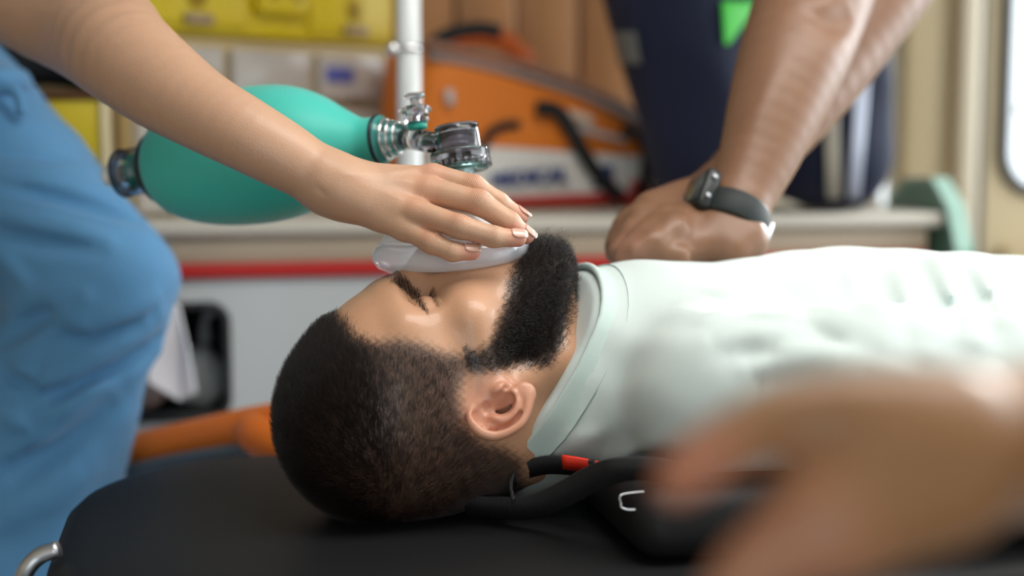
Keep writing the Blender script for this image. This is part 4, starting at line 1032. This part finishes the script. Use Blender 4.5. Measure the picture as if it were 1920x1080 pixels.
# webs between fingers and creases over the joints
def crease(f, i, n, gap, depth, wd):
    out = []; p0, p1 = f[i-1][0], f[min(i+1, len(f)-1)][0]; d = p1-p0; d /= np.linalg.norm(d); up = VU*.75-VF*.65; up -= d*(up@d); up /= np.linalg.norm(up); s = np.cross(d, up); r = f[i][1]
    for j in range(n):
        c = f[i][0]+d*(j-(n-1)/2)*gap
        out.append((c+up*r*.80-s*r*.62, c+up*r*.98+s*r*.0, wd, -depth)); out.append((c+up*r*.98, c+up*r*.80+s*r*.62, wd, -depth))
    return out
CR = []
for f in (fi, fm, fr, fp): CR += []
CR += [(at(560, 352, 1.08), at(572, 385, 1.085), .0012, -.0005), (at(566, 350, 1.08), at(582, 388, 1.085), .0010, -.0004), (at(592, 352, 1.08), at(612, 366, 1.08), .003, -.0008)]
# tendons
TE = [(at(640, 322, 1.075), f[1][0]+VU*.006, .0035, .0007) for f in (fi, fm, fr)]
ftn = folds(CR+TE); hand_d = DISP(hand, ftn)
elbow, should = at(-140, -190, 1.36), at(-420, -420, 1.45)
V, Q = mesh_sdf(U(.04, hand_d, rc(elbow, should, .050, .058)), (-.62, .98, .86), (.30, 1.80, 1.62), .0017)
def skin_tint(V, base, tips=(), red=()):
    C = np.tile(c_(base), (len(V), 1))
    for p, r, col, s in tips:
        d = np.linalg.norm(V-p, axis=1); C = mixc(C, col, s*sst(r*1.6, r*.5, d))
    return C
SKN = (.52, .31, .20)
tp = [(f[-1][0], .011, (.64, .26, .19), .7) for f in (fi, fm, fr, fp)]+[(f[2][0]+VU*.008, .010, (.55, .25, .15), .55) for f in (fi, fm, fr, fp)]+[(f[1][0]+VU*.008, .014, (.56, .27, .17), .4) for f in (fi, fm, fr)]
me = to_mesh('body', V, Q); vcol(me, skin_tint(V, SKN, tp)); M_SKIN2 = mat('skin_light', SKN, .45, attr='tint', sss=.12, noise=.05, nscale=45, bump=.45, bscale=700, bdist=.0005, coat=.05, fold=4.5)
FO = np.zeros((len(V), 3)); best = np.full(len(V), .0135)
for f in (fi, fm, fr, fp):
    for i, w_, gn in ((2, .0062, 1.0), (3, .0030, .6)):
        dirf = f[min(i+1, len(f)-1)][0]-f[i-1][0]; dirf /= np.linalg.norm(dirf); d = np.linalg.norm(V-f[i][0], axis=1); s_ = (V-f[i][0])@dirf
        upf = VU*.75-VF*.65; side = ((V-f[i][0])@upf); mk_ = gn*np.exp(-(s_/w_)**2)*sst(-.1, .5, side/f[i][1])*sst(f[i][1]*1.7, f[i][1]*1.3, d)
        q_ = d < best; best[q_] = d[q_]; FO[q_, 0] = s_[q_]*100; FO[q_, 1] = mk_[q_]
vcol(me, FO, 'fold')
link('body', me, M_SKIN2, nurse)
M_NAIL = mat('fingernail', (.66, .38, .30), .22, spec=.6, coat=.6)
M_NTIP = mat('nail_tip', (.76, .60, .50), .3, coat=.4)
def nail(f, parent, up, m=M_NAIL, L=.0115, tip=True):
    p0, p1 = f[-2][0], f[-1][0]; d = p1-p0; d /= np.linalg.norm(d); up = up-d*(up@d); up /= np.linalg.norm(up); s = np.cross(d, up); r = f[-1][1]
    for nm, a, b, mm in (('fingernail', -.62, .36, m), ('nail_tip', .36, .50, M_NTIP)):
        if nm == 'nail_tip' and not tip: continue
        bm = bmesh.new(); G = []
        for i in range(9):
            t = i/8; row = []; w = r*.70*(1-.06*t) if nm == 'fingernail' else r*.66*math.sqrt(max(.05, 1-.75*t*t))
            if nm == 'fingernail': w *= math.sqrt(min(1, .35+t*2))
            for j in range(9):
                q = (j/8*2-1); x = q*w; zz = math.sqrt(max(0, (r*1.02)**2-(x*.92)**2))
                row.append(bm.verts.new(p1+d*(a+(b-a)*t)*L+s*x+up*(zz+.0004-.0012*max(0, (a+(b-a)*t))**2*2)))
            G.append(row)
        for i in range(8):
            for j in range(8): bm.faces.new((G[i][j], G[i+1][j], G[i+1][j+1], G[i][j+1]))
        bmesh.ops.recalc_face_normals(bm, faces=bm.faces); bmesh.ops.solidify(bm, geom=bm.faces[:], thickness=-.0005)
        o = link(nm, bm, mm, parent)
for f, upv in ((fi, VU*.55-VF*.2+VR*.4), (fm, VU*.55-VF*.45+VR*.25), (fr, VU*.62-VF*.78), (fp, VU*.62-VF*.78)): nail(f, nurse, upv)
# scrubs: trousers on the bent leg, tunic
hip, knee, foot = at(-210, 150, 1.545), at(210, 468, 1.50), at(20, 1480, 1.58)
leg = U(.035, limb([hip, at(-35, 322, 1.52), at(110, 455, 1.48), at(206, 530, 1.455)], [.112, .102, .084, .060]), limb([at(206, 534, 1.455), at(126, 690, 1.46), at(45, 880, 1.48), at(-10, 1100, 1.50), at(-10, 1380, 1.52)], [.062, .082, .100, .108, .11]))
leg2 = U(.03, rc(hip+c_([-.10, -.06, .05]), knee+c_([-.19, .05, .0]), .10, .085), rc(knee+c_([-.14, .24, 0]), foot+c_([-.20, -.02, 0]), .085, .085))
G_ = lambda a, b, w, s: (at(*a), at(*b), w, s)
FN = [G_((0, 345, 1.4), (250, 415, 1.4), .012, -.007), G_((0, 330, 1.4), (240, 385, 1.4), .012, .005), G_((0, 400, 1.4), (200, 450, 1.4), .013, .006),
      G_((0, 440, 1.4), (180, 470, 1.4), .012, -.006), G_((30, 560, 1.38), (150, 560, 1.37), .016, .011), G_((100, 560, 1.37), (160, 620, 1.37), .011, .010), G_((160, 620, 1.37), (290, 560, 1.4), .012, .008),
      G_((0, 640, 1.37), (110, 570, 1.37), .013, -.011), G_((110, 640, 1.37), (280, 600, 1.38), .016, -.008), G_((80, 720, 1.36), (300, 590, 1.39), .012, .008), G_((60, 760, 1.36), (290, 640, 1.39), .014, -.010),
      G_((40, 860, 1.36), (290, 660, 1.38), .016, .010), G_((0, 910, 1.36), (230, 740, 1.38), .020, -.014), G_((0, 980, 1.36), (170, 880, 1.38), .020, .007),
      G_((100, 570, 1.36), (75, 680, 1.36), .004, -.004), G_((75, 680, 1.36), (60, 800, 1.36), .004, -.004), G_((0, 480, 1.38), (60, 540, 1.38), .010, .007), G_((20, 690, 1.36), (70, 700, 1.36), .008, .006), G_((0, 690, 1.36), (60, 730, 1.36), .008, -.007),
      G_((10, 780, 1.36), (50, 800, 1.36), .008, .006), G_((0, 290, 1.42), (140, 305, 1.42), .006, -.003)]
FN = on_surface(FN, leg); fgn = folds([(a, b, w_*.72, 2.2*A) for a, b, w_, A in FN])
wr2 = lambda P: -.0016*np.sin(P@c_([22., 30, 55])+1.5*np.sin(P@c_([17., 5, -26])))
legs = DISP(U(.03, leg, leg2), lambda P: fgn(P)+wr2(P))
legs = INT(legs, Nd(lambda P: np.maximum(np.minimum(P[:, 1]-1.774, .957-P[:, 2]), np.minimum(np.minimum(P[:, 1]-1.778, 1.112-P[:, 2]), P[:, 0]+.348))), .004)   # cloth presses flat against the bench and case
V, Q = mesh_sdf(legs, (-.62, 1.28, -.06), (.12, 1.98, 1.32), .0055)
V = V[:] ; M_SCRUB = mat('scrub_cotton', (.085, .255, .47), .75, sheen=.2, noise=.03, nscale=14, bump=.2, bscale=900, bdist=.0004)
keep = V[Q].mean(1)[:, 2] > .06
link('scrub_trousers', to_mesh('scrub_trousers', V, Q[keep]), M_SCRUB, nurse)
hem = at(-30, 175, 1.50)
tun = U(.06, rc(hip+c_([-.12, -.04, .08]), hip+c_([-.12, -.02, .36]), .13, .14), rc(should+c_([-.02, .02, -.03]), should+c_([-.03, .30, -.03]), .075, .075), rc(hip+c_([-.10, 0, .3]), should+c_([0, .14, 0]), .13, .11), rc(should, (should+elbow)/2, .075, .072))
tun = U(.01, tun, U(.008, ell(at(-35, 150, 1.49), (.05, .07, .018)), rc(at(-50, 130, 1.48), at(0, 128, 1.48), .014, .004)))
V, Q = mesh_sdf(DISP(tun, lambda P: .003*np.sin(P[:, 0]*35+np.sin(P[:, 2]*22))), (-.75, 1.30, .985), (-.02, 2.15, 1.66), .010)
link('scrub_tunic', to_mesh('scrub_tunic', V, Q), M_SCRUB, nurse)
link('pocket_hem', sweep([at(-20, 172, 1.44), at(18, 165, 1.44), at(36, 182, 1.44), at(42, 215, 1.44)], .006, n=10), M_SCRUB, nurse)
# head of the nurse (out of frame)
HN = should+c_([.06, .16, .17])
V, Q = mesh_sdf(U(.04, ell(HN, (.085, .075, .115)), rc(HN+c_([-.02, 0, -.06]), HN+c_([-.05, 0, -.17]), .05, .06), ell(HN+c_([.085, 0, -.01]), (.018, .012, .022))), HN-.32, HN+.2, .009)
me = to_mesh('head', V, Q); vcol(me, np.tile(c_(SKN), (len(V), 1))); link('head', me, M_SKIN2, nurse)
V, Q = mesh_sdf(SUB(ell(HN+c_([-.015, 0, .02]), (.095, .085, .115)), plane(HN+c_([.045, 0, 0]), (-1, 0, .3))), HN-.2, HN+.2, .010); link('hair', to_mesh('hair', V, Q), M_HAIR, nurse)
place(nurse, (float(foot[0]), float(foot[1]), 0))

# ================================================================ rescuer doing compressions (behind, dark uniform)
cpr = empty('person', 'person in dark navy uniform pressing both hands on the chest, wearing a black watch', 'person')
w1 = at(1378, 395, 1.275); e1 = at(1530, -10, 1.40); s1 = at(1700, -420, 1.50)
fa1 = limb([at(1352, 440, 1.262), w1, at(1420, 300, 1.30), at(1455, 200, 1.325), at(1490, 100, 1.355), e1, at(1590, -160, 1.44), s1], [.0255, .0272, .0355, .0445, .0520, .0560, .052, .060])
w2 = at(1345, 372, 1.36); e2 = at(1655, -30, 1.50); s2 = at(1980, -420, 1.66)
fa2 = limb([w2, at(1430, 280, 1.395), at(1510, 180, 1.43), at(1590, 70, 1.47), e2, at(1790, -190, 1.57), s2], [.0285, .0335, .041, .047, .052, .052, .06])
# lower hand (of the watch arm) flat on the chest, upper hand wraps over it
lh = U(.010, rc(w1, at(1352, 446, 1.255), .025, .021), rc(at(1345, 448, 1.25), at(1262, 474, 1.230), .022, .016), rc(at(1360, 425, 1.26), at(1240, 470, 1.25), .022, .016), rc(at(1395, 450, 1.25), at(1370, 470, 1.24), .022, .02))
lhf = [chain([at(x0, y0, d), at(x1, y1, d), at(x2, y2, d)], [.0125, .011, .0095], .004) for x0, y0, x1, y1, x2, y2, d in ((1270, 482, 1205, 476, 1172, 487, 1.215), (1265, 470, 1200, 470, 1160, 482, 1.24), (1265, 465, 1200, 465, 1155, 478, 1.265))]
uh = U(.010, rc(w2, at(1225, 398, 1.285), .026, .020), rc(w2, at(1205, 415, 1.26), .024, .017), rc(at(1320, 385, 1.32), at(1215, 410, 1.31), .026, .018), rc(at(1310, 395, 1.30), at(1240, 425, 1.255), .022, .016))
uhf = [chain([at(*a), at(*b), at(*c)], [.0125, .0112, .0092], .004) for a, b, c in (
    ((1255, 410, 1.250), (1212, 440, 1.225), (1180, 468, 1.220)), ((1232, 405, 1.265), (1185, 436, 1.240), (1160, 470, 1.235)),
    ((1222, 400, 1.290), (1172, 425, 1.265), (1152, 458, 1.262)), ((1228, 394, 1.31), (1180, 412, 1.29), (1156, 442, 1.290)))]
uth = chain([at(1310, 400, 1.275), at(1262, 432, 1.228), at(1225, 455, 1.212), at(1192, 470, 1.208)], [.016, .0135, .0115, .009], .006)
arms = U(.006, U(.014, fa1, lh), U(.002, *lhf), U(.006, U(.014, fa2, uh), U(.002, *uhf)), uth)
crs = on_surface([G_((1540, 60, 1.33), (1600, 20, 1.33), .012, -.006), G_((1500, 30, 1.33), (1590, 45, 1.33), .010, -.003), G_((1480, 100, 1.33), (1400, 260, 1.3), .012, .002)], arms)
V, Q = mesh_sdf(DISP(arms, folds(crs)), (.30, 1.00, .90), (1.05, 1.75, 1.62), .0034); V = relax(V, Q, 3, .5)
SKC = (.20, .100, .056)
ln_ = -(V-c_(at(1600, 0, 1.37)))@VF
me = to_mesh('body', V, Q); vcol(me, skin_tint(V, SKC, [(at(1180, 470, 1.22), .02, (.40, .19, .13), .5)])); M_SKIN3 = mat('skin_tan', SKC, .42, attr='tint', sss=.08, noise=.07, nscale=40, bump=.2, bscale=500, bdist=.0005)
link('body', me, M_SKIN3, cpr)
# watch
wt = empty('wristwatch', 'black digital wristwatch with black strap on the wrist above the clasped hands', 'watch')
wc = at(1366, 408, 1.272); wa = (at(1452, 190, 1.325)-w1); wa /= np.linalg.norm(wa); 
fwat = U(.05, rc(w1, at(1452, 190, 1.325), .0295, .0455)); 
bm = bmesh.new(); u_, v_, d_ = frame_of(wa); rows = []
wctr = at(1370, 410, 1.268)
def wring(h, out, n=48):
    c = wctr+wa*h
    return [bm.verts.new(c+(u_*cos(2*pi*i/n)+v_*sin(2*pi*i/n))*(.0318+out)) for i in range(n)]
for h, o_ in ((-.0125, -.003), (-.0130, .0015), (-.0105, .0030), (.0090, .0030), (.0115, .0015), (.0110, -.003)): rows.append(wring(h, o_))
for Aa, Bb in zip(rows, rows[1:]):
    for i in range(48): bm.faces.new((Aa[i], Aa[(i+1) % 48], Bb[(i+1) % 48], Bb[i]))
bmesh.ops.recalc_face_normals(bm, faces=bm.faces)
link('strap', bm, mat('watch_strap', (.006, .011, .011), .6, bump=.3, bscale=500), wt)
sd = -VR*.80-VF*.45-VU*.30; sd -= wa*(sd@wa); sd /= np.linalg.norm(sd); s2_ = np.cross(wa, sd)
Mw = Matrix((Vector((*s2_, 0)), Vector((*wa, 0)), Vector((*sd, 0)), Vector((0, 0, 0, 1)))).transposed(); Mw.translation = Vector(wctr+wa*.006+sd*.036)
bm = bmesh.new(); box(bm, -.019, .019, -.020, .020, -.008, .007, .005, 3, Mw); link('case', bm, mat('watch_case', (.012, .014, .015), .4), wt)
bm = bmesh.new(); box(bm, -.014, .014, -.014, .014, .006, .0085, .002, 2, Mw); link('dial', bm, mat('watch_glass', (.05, .055, .055), .1, spec=.8), wt)
for y in (-.010, .010): bm = bmesh.new(); box(bm, .018, .022, y-.002, y+.002, -.002, .003, .001, 1, Mw); link('button', bm, M_STEEL, wt)
bm = bmesh.new(); Mb = Mw.copy(); Mb.translation = Vector(wctr-sd*.034); box(bm, -.011, .011, -.013, .013, -.004, .002, .0015, 1, Mb); link('buckle', bm, M_STEEL, wt)
place(wt, tuple(w1))
# uniform: kneeling on the bench
K1, K2 = at(1330, 380, 1.92), at(1545, 380, 1.98); K1[2] = K2[2] = BT+.085
H1, H2 = K1+c_([-.065, .03, .36]), K2+c_([-.02, .03, .36])
pel = (H1+H2)/2
tro = U(.03, rc(K1, H1, .082, .125), rc(K2, H2, .085, .112), rc(K1, K1+c_([.07, .20, -.01]), .080, .055), rc(K2, K2+c_([0, .19, -.01]), .080, .055), rc(H1, H2, .115, .115))
tro = DISP(tro, lambda P: .006*np.sin(P[:, 0]*48+1.5*np.sin(P[:, 2]*16))*(.4+.6*np.sin(P[:, 2]*21)**2))
tro = INT(tro, plane((0, 0, BT+.004), (0, 0, -1)), 0)
V, Q = mesh_sdf(tro, pel-c_([.36, .30, .50]), pel+c_([.36, .26, .22]), .008)
M_UNI = mat('navy_uniform', (.005, .009, .034), .8, sheen=.05, noise=.2, nscale=10)
tm = link('uniform_trousers', to_mesh('uniform_trousers', V, Q), M_UNI, cpr)
sh = (s1+s2)/2
jk = U(.10, rc(H1+c_([.03, -.02, .06]), H1+c_([.08, -.10, .22]), .12, .12), rc(H2+c_([0, -.02, .06]), H2+c_([.0, -.10, .22]), .13, .12), rc(pel+c_([0, 0, .06]), sh+c_([0, .05, -.03]), .14, .13), rc(s1, s2, .075, .075), rc(s1, (s1*.6+e1*.4), .078, .075), rc(s2, (s2*.6+e2*.4), .078, .075))
V, Q = mesh_sdf(DISP(jk, lambda P: .004*np.sin(P[:, 0]*40+P[:, 1]*30)), (.35, 1.1, 1.19), (1.40, 2.28, 1.85), .013)
link('uniform_jacket', to_mesh('uniform_jacket', V, Q), M_UNI, cpr)
tp = 1.75
def wrap_patch(name, px0, px1, py0, py1, node, m, parent, n=10, off=.004, outline=None, dist=1.7):
    bm = bmesh.new(); G = []; tp = dist-.1
    for i in range(n+1):
        row = []
        for j in range(n+1):
            a, b = i/n, j/n; px = px0(b) + (px1(b)-px0(b))*a; py = py0+(py1-py0)*b
            v = at(px, py, 1.0)-CAM; L = np.linalg.norm(v); v /= L; t = dist-.35
            for _ in range(50):
                d = float(node((CAM+v*t)[None])[0])
                if d < 5e-4: break
                t += d*.8
                if t > dist+.45: t = tp; break
            tp = t; row.append(bm.verts.new(CAM+v*(t-off)))
        G.append(row)
    for i in range(n):
        for j in range(n): bm.faces.new((G[i][j], G[i+1][j], G[i+1][j+1], G[i][j+1]))
    bmesh.ops.recalc_face_normals(bm, faces=bm.faces); bmesh.ops.solidify(bm, geom=bm.faces[:], thickness=.0015)
    return link(name, bm, m, parent)
M_EMB = mat('green_emblem', (.05, .55, .04), .5)
wrap_patch('emblem', lambda b: 1352+6*b, lambda b: 1425-60*b, 2, 84, tro, M_EMB, tm, dist=2.0)
wrap_patch('reflective_stripe', lambda b: 1545+5*b, lambda b: 1572+5*b, 215, 372, tro, mat('beige_reflector', (.46, .43, .36), .4), tm, dist=2.1)
wrap_patch('reflective_stripe', lambda b: 1605-15*b, lambda b: 1632-20*b, 130, 372, tro, mat('silver_reflector', (.55, .60, .75), .3, spec=.8), tm, dist=2.1)
wrap_patch('pocket_flap', lambda b: 1150+12*b, lambda b: 1192+10*b, 60, 120, tro, mat('grey_patch', (.16, .16, .15), .7), tm, dist=2.0)
V, Q = mesh_sdf(U(.03, *[rc(K+c_([.07, .15, -.045]), K+c_([0, .215, -.03]), .04, .04) for K in (K1, K2)]), (.3, 1.9, .94), (1.1, 2.3, 1.1), .010)
HC = (s1+s2)/2+c_([.02, -.10, .12])
V2, Q2 = mesh_sdf(U(.04, ell(HC, (.08, .09, .115)), rc(HC+c_([0, .03, -.05]), (s1+s2)/2, .055, .065), ell(HC+c_([0, -.09, -.03]), (.014, .018, .020))), HC-.3, HC+.2, .009)
me = to_mesh('head', V2, Q2); vcol(me, np.tile(c_(SKC), (len(V2), 1))); link('head', me, M_SKIN3, cpr)
V, Q = mesh_sdf(SUB(ell(HC+c_([0, .012, .025]), (.088, .10, .112)), plane(HC+c_([0, -.05, 0]), (0, 1, .3))), HC-.2, HC+.2, .010); link('hair', to_mesh('hair', V, Q), M_HAIR, cpr)
place(cpr, ((K1+K2)/2)[:2].tolist()+[BT])

# ================================================================ person in the foreground: blurred hand and forearm
fgp = empty('person', 'blurred bare forearm and open hand reaching in at the lower right foreground', 'person')
f1 = [(at(1880, 900, .47), .040), (at(1700, 900, .455), .034)]
fore = limb([at(2350, 800, .56), at(2100, 822, .51), at(1900, 832, .475), at(1740, 865, .458), at(1640, 900, .452)], [.042, .032, .0255, .0230, .022])
idx = limb([at(1760, 790, .458), at(1600, 772, .452), at(1480, 778, .449), at(1390, 820, .446), at(1320, 862, .445), at(1268, 902, .445)], [.0165, .0125, .0105, .0095, .0088, .0072])
palm = U(.015, rc(at(1740, 890, .455), at(1560, 975, .445), .024, .020), rc(at(1760, 850, .455), at(1600, 800, .45), .022, .0125))
oth = [limb([at(1580, 960+12*i, .445+.014*i), at(1480-8*i, 1015+15*i, .44+.014*i), at(1400-10*i, 1075+20*i, .44+.014*i), at(1350-10*i, 1150+20*i, .44+.014*i)], [.0155, .0120, .0105, .0085]) for i in range(4)]
fh = U(.010, fore, palm, idx, U(.003, *oth))
V, Q = mesh_sdf(fh, (.08, .30, .80), (.62, .62, 1.02), .0032)
SKF = (.27, .135, .058)
me = to_mesh('body', V, Q); vcol(me, skin_tint(V, SKF, [(at(1262, 905, .445), .022, (.46, .17, .10), .7), (at(1450, 1050, .44), .03, (.44, .19, .12), .5)])); link('body', me, M_SKIN3, fgp)
sv = at(2350, 830, .56)
V, Q = mesh_sdf(U(.04, rc(sv+c_([.0, -.0, .0]), sv+c_([.22, -.16, .12]), .062, .075), rc(sv+c_([.22, -.16, .12]), sv+c_([.26, -.20, -.35]), .13, .15)), sv-c_([.12, .42, .6]), sv+c_([.45, .12, .30]), .012)
link('sleeve', to_mesh('sleeve', V, Q), mat('dark_sleeve', (.03, .035, .05), .85), fgp)
place(fgp, (float(sv[0])+.26, float(sv[1])-.2, 0))
for o, loc in PLACED:
    o.location = loc
    for c in COL.objects:
        if c.parent == o: c.matrix_parent_inverse = Matrix.Translation(-Vector(loc))
